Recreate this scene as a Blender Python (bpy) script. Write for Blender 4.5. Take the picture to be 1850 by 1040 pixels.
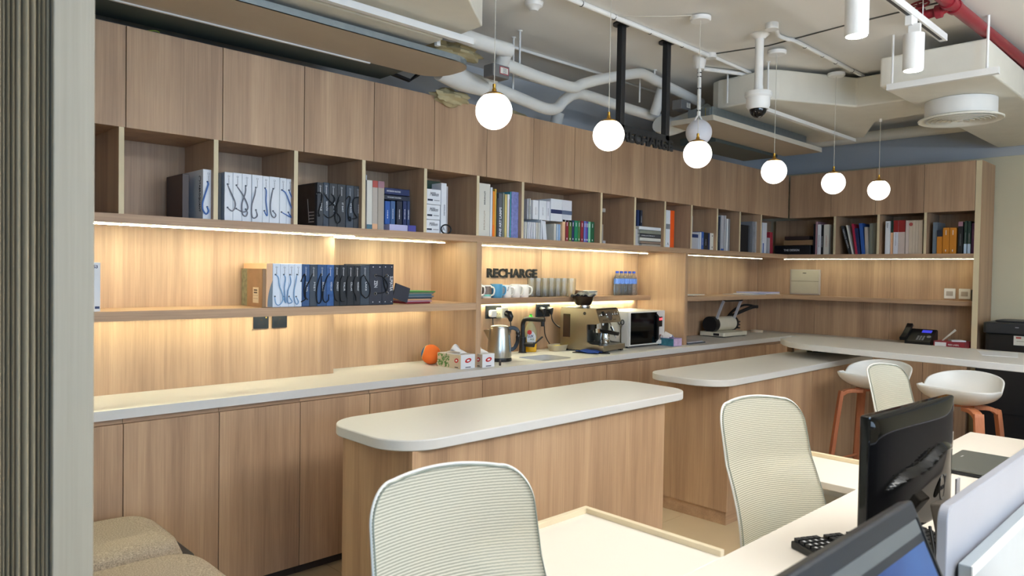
import bpy, bmesh, math, random
from mathutils import Vector, Matrix
random.seed(7)
SC = bpy.context.scene
COL = SC.collection
for o in list(bpy.data.objects): bpy.data.objects.remove(o)

# ---------------------------------------------------------------- camera
cam_d = bpy.data.cameras.new('camera'); cam = bpy.data.objects.new('camera', cam_d); COL.objects.link(cam)
YAW, PITCH, ROLL, FPX = -0.7682, -0.0227, 0.0163, 1312.55
_F = Vector((-math.sin(YAW)*math.cos(PITCH), math.cos(YAW)*math.cos(PITCH), math.sin(PITCH)))
_R = Vector((math.cos(YAW), math.sin(YAW), 0)); _U = _R.cross(_F)
_R2 = _R*math.cos(ROLL)+_U*math.sin(ROLL); _U2 = -_R*math.sin(ROLL)+_U*math.cos(ROLL)
_M = Matrix((_R2, _U2, -_F)).transposed().to_4x4(); _M.translation = Vector((0, -3.2657, 1.4764))
cam.matrix_world = _M
cam_d.sensor_fit = 'HORIZONTAL'; cam_d.sensor_width = 36; cam_d.lens = FPX*36/1850; cam_d.clip_start = .05
cam_d.dof.use_dof = True; cam_d.dof.focus_distance = 4.3; cam_d.dof.aperture_fstop = 6.3
SC.camera = cam

# ---------------------------------------------------------------- world, lights, exposure
w = bpy.data.worlds.new('world'); SC.world = w; w.use_nodes = True
w.node_tree.nodes['Background'].inputs[0].default_value = (.72, .84, 1, 1)
w.node_tree.nodes['Background'].inputs[1].default_value = 1.0
SC.view_settings.view_transform = 'Standard'; SC.view_settings.look = 'None'
SC.view_settings.exposure = 0.30; SC.view_settings.gamma = 1.0; SC.view_settings.use_curve_mapping = False
SC.cycles.use_denoising = True; SC.cycles.max_bounces = 10; SC.cycles.diffuse_bounces = 5; SC.cycles.caustics_reflective = False; SC.cycles.caustics_refractive = False
def area(name, loc, target, sx, sy, power, col):
    d = bpy.data.lights.new(name, 'AREA'); d.shape = 'RECTANGLE'; d.size = sx; d.size_y = sy; d.energy = power; d.color = col
    o = bpy.data.objects.new(name, d); COL.objects.link(o); o.location = loc
    o.rotation_euler = (Vector(target)-Vector(loc)).to_track_quat('-Z', 'Y').to_euler(); return o
def spot(name, loc, target, power, col, ang=80, blend=.6, r=.04):
    d = bpy.data.lights.new(name, 'SPOT'); d.energy = power; d.color = col; d.spot_size = math.radians(ang); d.spot_blend = blend; d.shadow_soft_size = r
    o = bpy.data.objects.new(name, d); COL.objects.link(o); o.location = loc
    o.rotation_euler = (Vector(target)-Vector(loc)).to_track_quat('-Z', 'Y').to_euler(); return o
area('daylight_window_near', (-1.2, -6.85, 1.5), (-1.0, 0, 1.3), 3.0, 1.9, 140, (.40, .64, 1.0))
area('daylight_window_far', (3.2, -6.85, 1.5), (3.2, 0, 1.3), 3.0, 1.9, 68, (.58, .77, 1.0))
area('added_ceiling_fill', (2.4, -4.4, 2.25), (2.4, -4.4, 3), 2.4, .3, 225, (.95, .97, 1.0))  # added fill lamp out of view, aimed up to brighten the ceiling

# ---------------------------------------------------------------- colours, materials
def lin(h):
    h = h.lstrip('#'); c = [int(h[i:i+2], 16)/255 for i in (0, 2, 4)]
    return tuple(x/12.92 if x <= .04045 else ((x+.055)/1.055)**2.4 for x in c)
PAL = dict(white='#e4e6ea', white2='#dcdde4', white3='#dfe6f0', offwhite='#d9d6cb', palegrey='#b7b5b8', grey='#85868a', greydark='#5f6268', darkgrey='#4b4c4e', greygreen='#7f8378', greygreen2='#77786a',
 greige='#b3aaa0', greige2='#a89e92', beige='#c9b8a2', palepink='#cdbdb4', pink='#b58c96', black='#17171a', black2='#26282d', charcoal='#35383d', slate='#3f4853', ink='#232a3c', ink2='#2f323e', navy='#22315e', navy2='#2b3c66',
 blue2='#2c5aa6', blue3='#3f6190', bluegrad='#33537f', bluespeck='#3a5f96', slateblue='#5a6884', periwinkle='#6f83cf', violet='#8456b4', lightblue='#9fc0e4', paleblue='#bcd0e2', greyblue='#6d7a86', blueviolet='#4c4c9a', lilac='#b9b9dc',
 teal='#4f7685', teal2='#4fa7b9', green='#1f8a5e', olive='#5c7a2e', olive2='#4c7d45', mint='#86d0a8', darkgreen='#1f3a30', darkgreen2='#0e5a38', maroon='#8e2634', maroon2='#a8303e', crimson='#a82444', redmute='#b5544c', redtop='#8e2220', red='#c02828',
 orange='#f0932e', orange2='#f07a20', orange3='#f05a14', orange4='#c87f22', yellow='#e0b84e', straw='#d8c47c', peach='#e0b088', peach2='#dfb48c', brown='#8d7a6c', kraft='#8f704f', darkbrown='#3d2c29', mauve='#9c7480', purple='#5c2a58', silver='#b4b4b8', skyphoto='#7f86bd', stripe='#aaa8a8',
 cordblue='#5477b5', cordblue2='#86abd0', cordgrey='#7f7f86', cordblack='#121316', cordwhite='#e8e8ea')
_mats = {}
def N(nt, t, **k):
    n = nt.nodes.new(t)
    for a, b in k.items(): setattr(n, a, b)
    return n
def mat(name, col, rough=.5, metal=0, var=.06, scale=9, spec=.5, emit=None, estr=0, trans=0, ior=1.45, bump=0, bscale=200, coat=0, alpha=1):
    if name in _mats: return _mats[name]
    m = bpy.data.materials.new(name); m.use_nodes = True; nt = m.node_tree; b = nt.nodes['Principled BSDF']
    if isinstance(col, str): col = lin(col)
    b.inputs['Roughness'].default_value = rough; b.inputs['Metallic'].default_value = metal
    b.inputs['Specular IOR Level'].default_value = spec; b.inputs['IOR'].default_value = ior
    b.inputs['Transmission Weight'].default_value = trans; b.inputs['Coat Weight'].default_value = coat; b.inputs['Alpha'].default_value = alpha
    tc = N(nt, 'ShaderNodeTexCoord'); no = N(nt, 'ShaderNodeTexNoise'); no.inputs['Scale'].default_value = scale; no.inputs['Detail'].default_value = 3
    nt.links.new(tc.outputs['Object'], no.inputs['Vector'])
    mx = N(nt, 'ShaderNodeMix', data_type='RGBA'); nt.links.new(no.outputs['Fac'], mx.inputs['Factor'])
    mx.inputs['A'].default_value = tuple(c*(1-var) for c in col)+(1,); mx.inputs['B'].default_value = tuple(min(1, c*(1+var)) for c in col)+(1,)
    nt.links.new(mx.outputs['Result'], b.inputs['Base Color'])
    if emit is not None:
        b.inputs['Emission Color'].default_value = tuple(emit)+(1,); b.inputs['Emission Strength'].default_value = estr
    if bump:
        n2 = N(nt, 'ShaderNodeTexNoise'); n2.inputs['Scale'].default_value = bscale; nt.links.new(tc.outputs['Object'], n2.inputs['Vector'])
        bp = N(nt, 'ShaderNodeBump'); bp.inputs['Strength'].default_value = bump; bp.inputs['Distance'].default_value = .004
        nt.links.new(n2.outputs['Fac'], bp.inputs['Height']); nt.links.new(bp.outputs['Normal'], b.inputs['Normal'])
    _mats[name] = m; return m
def P(c, rough=.5): return mat('paint_'+c, PAL[c], rough, scale=14, var=.05)
def wood(name, axis, dark, light, rough=.48):
    if name in _mats: return _mats[name]
    m = bpy.data.materials.new(name); m.use_nodes = True; nt = m.node_tree; b = nt.nodes['Principled BSDF']; L = nt.links.new
    tc = N(nt, 'ShaderNodeTexCoord'); oi = N(nt, 'ShaderNodeObjectInfo')
    off = N(nt, 'ShaderNodeVectorMath', operation='ADD'); sc = N(nt, 'ShaderNodeVectorMath', operation='SCALE')
    cmb = N(nt, 'ShaderNodeCombineXYZ')
    for i in range(3): L(oi.outputs['Random'], cmb.inputs[i])
    L(cmb.outputs[0], sc.inputs[0]); sc.inputs['Scale'].default_value = 7.0
    L(tc.outputs['Object'], off.inputs[0]); L(sc.outputs[0], off.inputs[1])
    def mp(s_long, s_cross):
        n = N(nt, 'ShaderNodeMapping'); n.inputs['Scale'].default_value = tuple(s_long if 'xyz'[i] == axis else s_cross for i in range(3)); L(off.outputs[0], n.inputs['Vector']); return n
    n1 = N(nt, 'ShaderNodeTexNoise'); n1.inputs['Scale'].default_value = 1; n1.inputs['Detail'].default_value = 5; n1.inputs['Roughness'].default_value = .62; n1.inputs['Distortion'].default_value = .35; L(mp(.55, 9).outputs[0], n1.inputs['Vector'])
    n2 = N(nt, 'ShaderNodeTexNoise'); n2.inputs['Scale'].default_value = 1; n2.inputs['Detail'].default_value = 4; n2.inputs['Roughness'].default_value = .7; L(mp(2.2, 150).outputs[0], n2.inputs['Vector'])
    n3 = N(nt, 'ShaderNodeTexNoise'); n3.inputs['Scale'].default_value = 1; n3.inputs['Detail'].default_value = 2; L(mp(.25, 3.2).outputs[0], n3.inputs['Vector'])
    a1 = N(nt, 'ShaderNodeMath', operation='MULTIPLY_ADD'); L(n2.outputs['Fac'], a1.inputs[0]); a1.inputs[1].default_value = .62; L(n1.outputs['Fac'], a1.inputs[2])
    a2 = N(nt, 'ShaderNodeMath', operation='MULTIPLY_ADD'); L(n3.outputs['Fac'], a2.inputs[0]); a2.inputs[1].default_value = .55; L(a1.outputs[0], a2.inputs[2])
    r = N(nt, 'ShaderNodeValToRGB'); L(a2.outputs[0], r.inputs['Fac'])
    e = r.color_ramp.elements; e[0].position = .74; e[1].position = 1.30/1.0 if False else 1.0
    rr = N(nt, 'ShaderNodeMapRange'); rr.inputs['From Min'].default_value = .72; rr.inputs['From Max'].default_value = 1.42; L(a2.outputs[0], rr.inputs['Value']); L(rr.outputs[0], r.inputs['Fac'])
    e[0].position = 0; e[0].color = lin(dark)+(1,); e[1].position = 1; e[1].color = lin(light)+(1,)
    L(r.outputs['Color'], b.inputs['Base Color']); b.inputs['Roughness'].default_value = rough
    bp = N(nt, 'ShaderNodeBump'); bp.inputs['Strength'].default_value = .12; bp.inputs['Distance'].default_value = .002; L(n2.outputs['Fac'], bp.inputs['Height']); L(bp.outputs['Normal'], b.inputs['Normal'])
    _mats[name] = m; return m
WD, WL = '#8e6e56', '#cdab88'
WV = wood('oak_laminate_upright', 'z', WD, WL); WX = wood('oak_laminate_long', 'x', WD, WL); WY = wood('oak_laminate_deep', 'y', WD, WL)
EDGE = mat('pale_edge_banding', '#d8c7a2', .5)
GAP = mat('dark_cabinet_inside', '#3a2f27', .8)
STONE = mat('white_quartz', '#d6d4d0', .34, scale=60, var=.025, spec=.15)
BLACKM = mat('black_metal', '#1c1d1f', .45)
BLACKP = mat('black_plastic', '#141518', .35)
GLOSSB = mat('gloss_black', '#08090b', .06)
STEEL = mat('brushed_steel', '#b9b7b0', .28, metal=1)
CHROME = mat('chrome', '#d8d8d8', .1, metal=1)
BRASS = mat('brass', '#b58a3a', .3, metal=1)
CREAM = mat('cream_paint', '#dcd8cb', .6)
WHITEP = mat('white_paint', '#e2e1dd', .5)
WHITEPL = mat('white_plastic', '#e9e7e2', .35)
GALV = mat('galvanised_sheet', '#8b9598', .4, metal=.6, scale=30, var=.15)
GLASS = mat('clear_glass', '#f4fbfb', .02, trans=1, ior=1.45, var=0)

# ---------------------------------------------------------------- geometry helper
class G:
    def __init__(s): s.v = []; s.f = []
    def add(s, vs, fs):
        o = len(s.v); s.v += [tuple(v) for v in vs]; s.f += [tuple(i+o for i in f) for f in fs]; return s
    def box(s, x0, x1, y0, y1, z0, z1):
        x0, x1 = min(x0, x1), max(x0, x1); y0, y1 = min(y0, y1), max(y0, y1); z0, z1 = min(z0, z1), max(z0, z1)
        return s.add([(x0,y0,z0),(x1,y0,z0),(x1,y1,z0),(x0,y1,z0),(x0,y0,z1),(x1,y0,z1),(x1,y1,z1),(x0,y1,z1)],
                     [(0,3,2,1),(4,5,6,7),(0,1,5,4),(1,2,6,5),(2,3,7,6),(3,0,4,7)])
    def obox(s, c, a, b, d):
        c, a, b, d = Vector(c), Vector(a), Vector(b), Vector(d)
        vs = [c+i*a+j*b+k*d for k in (-1,1) for (i,j) in ((-1,-1),(1,-1),(1,1),(-1,1))]
        fs = [(0,3,2,1),(4,5,6,7),(0,1,5,4),(1,2,6,5),(2,3,7,6),(3,0,4,7)]
        if a.cross(b).dot(d) < 0: fs = [tuple(reversed(f)) for f in fs]
        return s.add(vs, fs)
    def extr(s, pts, vec):
        pts = [Vector(p) for p in pts]; vec = Vector(vec); n = len(pts)
        nor = Vector((0,0,0))
        for i in range(n): nor += pts[i].cross(pts[(i+1) % n])
        if nor.dot(vec) < 0: pts.reverse()
        return s.add(pts+[p+vec for p in pts], [tuple(range(n-1,-1,-1)), tuple(range(n,2*n))]+[(i,(i+1)%n,n+(i+1)%n,n+i) for i in range(n)])
    def prism(s, poly, z0, z1): return s.extr([(x,y,z0) for x,y in poly], (0,0,z1-z0))
    def tube(s, path, r, n=10, closed=False, flat=None):
        P_ = [Vector(p) for p in path]; m = len(P_)
        rs = r if isinstance(r, (list,tuple)) else [r]*m
        T = [(P_[min(i+1,m-1)]-P_[max(i-1,0)]).normalized() for i in range(m)]
        if closed: T = [(P_[(i+1)%m]-P_[(i-1)%m]).normalized() for i in range(m)]
        u = T[0].orthogonal().normalized() if flat is None else Vector(flat)
        vs = []
        for i in range(m):
            u = (u-T[i]*u.dot(T[i])).normalized(); w_ = T[i].cross(u)
            for k in range(n):
                a = 2*math.pi*k/n
                vs.append(P_[i]+(u*math.cos(a)+w_*math.sin(a))*rs[i])
        fs = []
        for i in range(m if closed else m-1):
            j = (i+1) % m
            for k in range(n): fs.append((i*n+k, i*n+(k+1)%n, j*n+(k+1)%n, j*n+k))
        if not closed: fs += [tuple(range(n-1,-1,-1)), tuple((m-1)*n+k for k in range(n))]
        return s.add(vs, fs)
    def bar(s, path, wx, wy, up):
        P_ = [Vector(p) for p in path]; m = len(P_); vs = []
        for i in range(m):
            T = (P_[min(i+1,m-1)]-P_[max(i-1,0)]).normalized(); u = Vector(up); u = (u-T*u.dot(T)).normalized(); r_ = T.cross(u)
            for a, b in ((-1,-1),(1,-1),(1,1),(-1,1)): vs.append(P_[i]+u*a*wx/2+r_*b*wy/2)
        fs = [(3,2,1,0), tuple((m-1)*4+k for k in range(4))]
        for i in range(m-1):
            for k in range(4): fs.append((i*4+k, i*4+(k+1)%4, i*4+4+(k+1)%4, i*4+4+k))
        return s.add(vs, fs)
    def lathe(s, prof, c=(0,0,0), n=28, axis=None):
        # prof: list of (r, h); axis default z
        ax = Vector(axis).normalized() if axis else Vector((0,0,1)); u = ax.orthogonal().normalized(); w_ = ax.cross(u); c = Vector(c); vs = []; m = len(prof)
        for r, h in prof:
            for k in range(n):
                a = 2*math.pi*k/n; vs.append(c+ax*h+(u*math.cos(a)+w_*math.sin(a))*max(r, 1e-4))
        fs = [(i*n+k, i*n+(k+1)%n, (i+1)*n+(k+1)%n, (i+1)*n+k) for i in range(m-1) for k in range(n)]
        fs += [tuple(range(n-1,-1,-1)), tuple((m-1)*n+k for k in range(n))]
        return s.add(vs, fs)
    def sphere(s, c, r, nu=28, nv=16, sq=(1,1,1)):
        prof = [(r*math.sin(math.pi*i/nv), -r*math.cos(math.pi*i/nv)) for i in range(nv+1)]
        o = len(s.v); s.lathe(prof, (0,0,0), nu)
        s.v[o:] = [(c[0]+x*sq[0], c[1]+y*sq[1], c[2]+z*sq[2]) for x,y,z in s.v[o:]]; return s
    def grid(s, fn, nu, nv, closed_u=False):
        vs = [fn(i/(nu if closed_u else nu), j/nv) for j in range(nv+1) for i in range(nu+(0 if closed_u else 1))]
        W_ = nu if closed_u else nu+1
        fs = [(j*W_+i, j*W_+(i+1)%W_, (j+1)*W_+(i+1)%W_, (j+1)*W_+i) for j in range(nv) for i in range(nu)]
        return s.add(vs, fs)
    def build(s, name, m, parent=None, smooth=None, bevel=0, seg=2, solid=0, subd=0):
        me = bpy.data.meshes.new(name); me.from_pydata(s.v, [], s.f); me.update()
        if smooth:
            me.polygons.foreach_set('use_smooth', [True]*len(me.polygons)); me.set_sharp_from_angle(angle=math.radians(smooth))
        me.materials.append(m)
        o = bpy.data.objects.new(name, me); COL.objects.link(o)
        if solid: q = o.modifiers.new('solid', 'SOLIDIFY'); q.thickness = solid; q.offset = 0
        if subd: q = o.modifiers.new('subd', 'SUBSURF'); q.levels = q.render_levels = subd
        if bevel: q = o.modifiers.new('bevel', 'BEVEL'); q.width = bevel; q.segments = seg; q.limit_method = 'ANGLE'; q.angle_limit = math.radians(40)
        if parent is not None:
            o.parent = parent; o.matrix_parent_inverse = WM(parent).inverted()
        return o
def WM(o):
    m = o.matrix_basis.copy()
    if o.parent is not None: m = WM(o.parent) @ o.matrix_parent_inverse @ m
    return m
def box(name, m, x0, x1, y0, y1, z0, z1, parent=None, bevel=0, seg=2, smooth=None): return G().box(x0,x1,y0,y1,z0,z1).build(name, m, parent, bevel=bevel, seg=seg, smooth=smooth)
def tag(o, label=None, cat=None, group=None, kind=None):
    if label: o['label'] = label
    if cat: o['category'] = cat
    if group: o['group'] = group
    if kind: o['kind'] = kind
    return o
def thing(name, label, cat, loc, group=None, rz=0):
    o = bpy.data.objects.new(name, None); COL.objects.link(o); o.location = loc; o.rotation_euler = (0,0,rz); o.empty_display_size = .1
    return tag(o, label, cat, group)
def struct(o): o['kind'] = 'structure'; return o
def copytree(o, loc=None, rz=None, label=None, parent=None):
    c = o.copy(); COL.objects.link(c)
    if parent is not None: c.parent = parent; c.matrix_parent_inverse = o.matrix_parent_inverse.copy()
    if loc is not None: c.location = loc
    if rz is not None: c.rotation_euler = (0,0,rz)
    if label: c['label'] = label
    for ch in o.children: copytree(ch, parent=c)
    return c
def rrect(x0, x1, y0, y1, r, n=8):
    r = r if isinstance(r, (list,tuple)) else [r]*4
    out = []
    for (cx, cy, a0), q in zip(((x1-r[0], y1-r[0], 0), (x0+r[1], y1-r[1], 90), (x0+r[2], y0+r[2], 180), (x1-r[3], y0+r[3], 270)), r):
        if q <= 0: out.append((cx, cy)); continue
        for i in range(n+1):
            a = math.radians(a0+90*i/n); out.append((cx+q*math.cos(a), cy+q*math.sin(a)))
    return out
def smoothpath(pts, k=6):
    p = [Vector(q) for q in pts]; out = []
    for i in range(len(p)-1):
        a, b, c, d = p[max(i-1,0)], p[i], p[i+1], p[min(i+2,len(p)-1)]
        for j in range(k):
            t = j/k; out.append(.5*((2*b)+(c-a)*t+(2*a-5*b+4*c-d)*t*t+(3*b-a-3*c+d)*t**3))
    return out+[p[-1]]
def text(name, s, o_, right, up, height, m, parent=None, width=None, depth=.0015, bold=0, shear=0):
    """lettering as real raised geometry: o_ = lower left corner, height = cap height"""
    cu = bpy.data.curves.new(name, 'FONT'); cu.body = s; cu.size = 1; cu.offset = bold; cu.resolution_u = 3; cu.shear = shear
    ob = bpy.data.objects.new(name, cu); me = bpy.data.meshes.new_from_object(ob); bpy.data.objects.remove(ob); bpy.data.curves.remove(cu)
    xs = [v.co.x for v in me.vertices]; ys = [v.co.y for v in me.vertices]
    if not xs: return None
    x0, x1, y0, y1 = min(xs), max(xs), min(ys), max(ys); ky = height/(y1-y0); kx = ky if width is None else width/(x1-x0)
    R_, U_ = Vector(right).normalized(), Vector(up).normalized(); Nn = R_.cross(U_)
    vs = [Vector(o_)+R_*(v.co.x-x0)*kx+U_*(v.co.y-y0)*ky for v in me.vertices]; fs = [tuple(p.vertices) for p in me.polygons]
    g = G(); nv = len(vs); g.add([v+Nn*depth for v in vs], fs)
    # side walls along the outline
    from collections import Counter
    ed = Counter(); di = {}
    for f in fs:
        for i in range(len(f)):
            a, b = f[i], f[(i+1) % len(f)]; ed[tuple(sorted((a,b)))] += 1; di[tuple(sorted((a,b)))] = (a,b)
    g.add(vs, []); g.f += [(di[e][0]+nv, di[e][1]+nv, di[e][1], di[e][0]) for e, c in ed.items() if c == 1]
    bpy.data.meshes.remove(me)
    return g.build(name, m, parent)
ITEMS = [
(1.196, 1.225, 0.1, 0.2, 1.687, 1.889, 'darkbrown', 'box', 'dark brown sample box behind the big white blue-corded box', {}),
(1.26, 1.308, 0.03, 0.25, 1.687, 1.91, 'white', 'sample box', 'biggest white sample box with a thick blue cord and black side lettering', {'side': 'TAEROQUANT', 'cord': 'cordblue', 'pts': [(1.279, 0.016, 1.855), (1.281, 0.016, 1.843), (1.269, 0.016, 1.803), (1.257, 0.016, 1.761), (1.258, 0.016, 1.729), (1.272, 0.016, 1.711), (1.283, 0.016, 1.724), (1.279, 0.016, 1.743)]}),
(1.328, 1.342, 0.03, 0.2, 1.687, 1.9, 'black', 'box', 'thin black sample box squeezed between divider and white corded row', {}),
(1.357, 1.395, 0.03, 0.25, 1.687, 1.908, 'white', 'sample box', 'white sample box at the left end of its corded row', {'cord': 'cordgrey', 'pts': [(1.37, 0.016, 1.853), (1.382, 0.016, 1.82), (1.404, 0.016, 1.772), (1.402, 0.016, 1.746), (1.389, 0.016, 1.732), (1.371, 0.016, 1.747)]}),
(1.396, 1.438, 0.03, 0.25, 1.687, 1.909, 'white', 'sample box', 'second white corded sample box with a small grey tag low on its spine', {'cord': 'cordgrey', 'pts': [(1.411, 0.016, 1.852), (1.439, 0.016, 1.811), (1.462, 0.016, 1.767), (1.462, 0.016, 1.744), (1.443, 0.016, 1.731), (1.411, 0.016, 1.745)]}),
(1.439, 1.483, 0.03, 0.25, 1.687, 1.909, 'white', 'sample box', 'third white corded sample box in the row of eight', {'cord': 'cordgrey', 'pts': [(1.455, 0.016, 1.853), (1.452, 0.016, 1.822), (1.436, 0.016, 1.768), (1.439, 0.016, 1.722), (1.455, 0.016, 1.713), (1.462, 0.016, 1.73), (1.456, 0.016, 1.745)]}),
(1.486, 1.537, 0.03, 0.25, 1.687, 1.909, 'white', 'sample box', 'fourth white corded sample box, its grey cord looped low to the right', {'cord': 'cordgrey', 'pts': [(1.504, 0.016, 1.85), (1.497, 0.016, 1.816), (1.483, 0.016, 1.765), (1.484, 0.016, 1.715), (1.498, 0.016, 1.707), (1.51, 0.016, 1.72), (1.505, 0.016, 1.745)]}),
(1.538, 1.57, 0.03, 0.25, 1.687, 1.908, 'white', 'sample box', 'narrow white sample box with a straight blue cord in the corded row', {'cord': 'cordblue', 'pts': [(1.549, 0.016, 1.851), (1.553, 0.016, 1.838), (1.552, 0.016, 1.791), (1.558, 0.016, 1.744), (1.557, 0.016, 1.721), (1.546, 0.016, 1.744)]}),
(1.571, 1.622, 0.03, 0.25, 1.687, 1.909, 'white', 'sample box', 'sixth white corded sample box, its grey cord curling to a hook', {'cord': 'cordgrey', 'pts': [(1.59, 0.016, 1.852), (1.58, 0.016, 1.82), (1.574, 0.016, 1.772), (1.579, 0.016, 1.728), (1.594, 0.016, 1.715), (1.602, 0.016, 1.729), (1.59, 0.016, 1.746)]}),
(1.624, 1.657, 0.03, 0.25, 1.687, 1.908, 'white', 'sample box', 'white sample box with two blue knots, second from the right divider', {'cord': 'cordblue', 'pts': [(1.634, 0.016, 1.85), (1.651, 0.016, 1.836), (1.674, 0.016, 1.786), (1.691, 0.016, 1.742), (1.688, 0.016, 1.72), (1.667, 0.016, 1.727), (1.633, 0.016, 1.744)]}),
(1.658, 1.696, 0.03, 0.25, 1.687, 1.907, 'white', 'sample box', 'last white corded sample box against the divider, long blue cord', {'cord': 'cordblue', 'pts': [(1.67, 0.016, 1.852), (1.685, 0.016, 1.811), (1.696, 0.016, 1.76), (1.694, 0.016, 1.722), (1.684, 0.016, 1.721), (1.668, 0.016, 1.745)]}),
(1.822, 1.856, 0.03, 0.25, 1.687, 1.906, 'charcoal', 'sample box', 'dark sample box with chair photo on its side, first of the dark row', {'cord': 'cordblack', 'pts': [(1.819, 0.016, 1.848), (1.83, 0.016, 1.856), (1.846, 0.016, 1.841), (1.839, 0.016, 1.797), (1.827, 0.016, 1.757), (1.834, 0.016, 1.738), (1.824, 0.016, 1.739)], 'spine': 'ROYALE', 'sphoto': True}),
(1.857, 1.887, 0.03, 0.25, 1.687, 1.909, 'slate', 'sample box', 'slate sample box with blue writing and a light edge line', {'cord': 'cordblack', 'pts': [(1.86, 0.016, 1.853), (1.879, 0.016, 1.826), (1.912, 0.016, 1.799), (1.928, 0.016, 1.771), (1.912, 0.016, 1.745), (1.884, 0.016, 1.732), (1.86, 0.016, 1.747)], 'spine': 'TENSIVE STRUCTURE', 'sphoto': False}),
(1.889, 1.935, 0.03, 0.25, 1.687, 1.908, 'charcoal', 'sample box', 'dark sample box with a pale tag near its foot', {'cord': 'cordblack', 'pts': [(1.901, 0.016, 1.853), (1.917, 0.016, 1.832), (1.907, 0.016, 1.806), (1.883, 0.016, 1.79)], 'spine': 'ICON', 'sphoto': False}),
(1.936, 1.984, 0.03, 0.25, 1.687, 1.908, 'charcoal', 'sample box', 'charcoal sample box with a cord in a long narrow loop', {'cord': 'cordblack', 'pts': [(1.948, 0.016, 1.853), (1.932, 0.016, 1.808), (1.92, 0.016, 1.749), (1.929, 0.016, 1.71), (1.95, 0.016, 1.718), (1.947, 0.016, 1.743), (1.916, 0.016, 1.778), (1.946, 0.016, 1.824)], 'spine': 'ST BART', 'sphoto': False}),
(1.987, 2.031, 0.03, 0.25, 1.687, 1.907, 'slate', 'sample box', 'slate sample box second from the right end of the dark row', {'cord': 'cordblack', 'pts': [(1.982, 0.016, 1.827), (2.0, 0.016, 1.85), (2.007, 0.016, 1.836), (1.995, 0.016, 1.783), (2.0, 0.016, 1.732), (2.011, 0.016, 1.725), (2.008, 0.016, 1.744), (2.0, 0.016, 1.739)], 'spine': 'INT BLOCK', 'sphoto': False}),
(2.032, 2.081, 0.03, 0.25, 1.687, 1.907, 'charcoal', 'sample box', 'charcoal sample box at the right end of the dark row', {'cord': 'cordblack', 'pts': [(2.065, 0.016, 1.852), (2.032, 0.016, 1.842), (2.022, 0.016, 1.815), (2.029, 0.016, 1.771), (2.049, 0.016, 1.743), (2.025, 0.016, 1.736)], 'spine': 'VERTEX BLACK', 'sphoto': False}),
(2.148, 2.156, 0.1, 0.2, 1.687, 1.983, 'palegrey', 'book', 'tall thin grey book beside the divider, left of the binders', {}),
(2.111, 2.144, 0.03, 0.25, 1.687, 1.946, 'offwhite', 'binder', 'off-white binder with a teal band at its foot', {'band': ('teal', 0, 0.1)}),
(2.145, 2.178, 0.03, 0.25, 1.687, 1.946, 'greige', 'binder', 'greige binder with a red corner and peach foot mark', {'band': ('peach', 0, 0.12), 'band2': ('redmute', 0.86, 1)}),
(2.18, 2.219, 0.03, 0.25, 1.687, 1.947, 'greige2', 'binder', 'wide greige binder with dark square label at its top', {'band2': ('mauve', 0.86, 1)}),
(2.242, 2.407, 0.06, 0.22, 1.885, 1.921, 'navy', 'book', 'navy book lying topmost on the standing blue books', {'h': 1, 'spine': 'INTERIOR MASTERS'}),
(2.237, 2.403, 0.05, 0.22, 1.855, 1.882, 'ink', 'book', 'blue-black book lying directly on the standing blue books', {'h': 1, 'spine': 'THE ELEGANT COLLECTION'}),
(2.238, 2.273, 0.05, 0.22, 1.722, 1.847, 'blue2', 'book', 'bright blue standing book with white spine print, left of its row', {'vprint': 'cordwhite'}),
(2.274, 2.305, 0.05, 0.22, 1.722, 1.85, 'blue3', 'book', 'speckled blue standing book with a gap to its right', {'vprint': 'cordwhite'}),
(2.314, 2.352, 0.05, 0.22, 1.722, 1.853, 'ink', 'book', 'dark standing book in the middle of the blue row', {'vprint': 'cordwhite'}),
(2.356, 2.382, 0.05, 0.22, 1.722, 1.856, 'navy', 'book', 'slim navy standing book, second from the right of the blue row', {'vprint': 'cordwhite'}),
(2.384, 2.404, 0.05, 0.22, 1.722, 1.858, 'navy2', 'book', 'slim navy book at the right end of the blue row', {'vprint': 'cordwhite'}),
(2.248, 2.274, 0.06, 0.2, 1.687, 1.719, 'black', 'box', 'black carton end under the left of the blue books', {}),
(2.247, 2.369, 0.02, 0.22, 1.687, 1.721, 'lilac', 'catalogue', 'pale lilac catalogue stack under the blue books', {}),
(2.377, 2.433, 0.03, 0.2, 1.687, 1.723, 'blueviolet', 'catalogue', 'blue and violet catalogue at the right of the pale stack', {}),
(2.572, 2.675, 0.12, 0.18, 1.95, 1.997, 'darkgreen', 'box', 'dark green box lying on the white script boxes', {}),
(2.505, 2.604, 0.03, 0.25, 1.85, 1.936, 'white', 'box', 'topmost white carton with script lettering in the stack of three', {'script': 'Milliken'}),
(2.503, 2.6, 0.03, 0.25, 1.764, 1.848, 'white', 'box', 'middle white carton with script lettering in the stack of three', {'script': 'Milliken'}),
(2.502, 2.598, 0.03, 0.25, 1.687, 1.762, 'white', 'box', 'lowest white carton with script lettering in the stack of three', {'script': 'Milliken'}),
(2.608, 2.646, 0.03, 0.25, 1.687, 1.978, 'white', 'binder', 'white binder marked A beside the script cartons', {'spine': 'ARCHITECTURAL FLOORING', 'spinecol': 'grey', 'foot': 'A'}),
(2.663, 2.673, 0.05, 0.22, 1.687, 1.965, 'palegrey', 'book', 'thin grey book at the right of the white A binder', {}),
(2.894, 2.987, 0.03, 0.25, 1.687, 2.006, 'offwhite', 'binder', 'fat off-white binder with vertical lettering, right of the tall panel', {'spine': 'SORIANUM', 'spinecol': 'black'}),
(2.988, 3.008, 0.03, 0.25, 1.687, 1.988, 'white', 'book', 'thin white book between the fat binder and the orange book', {}),
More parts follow.
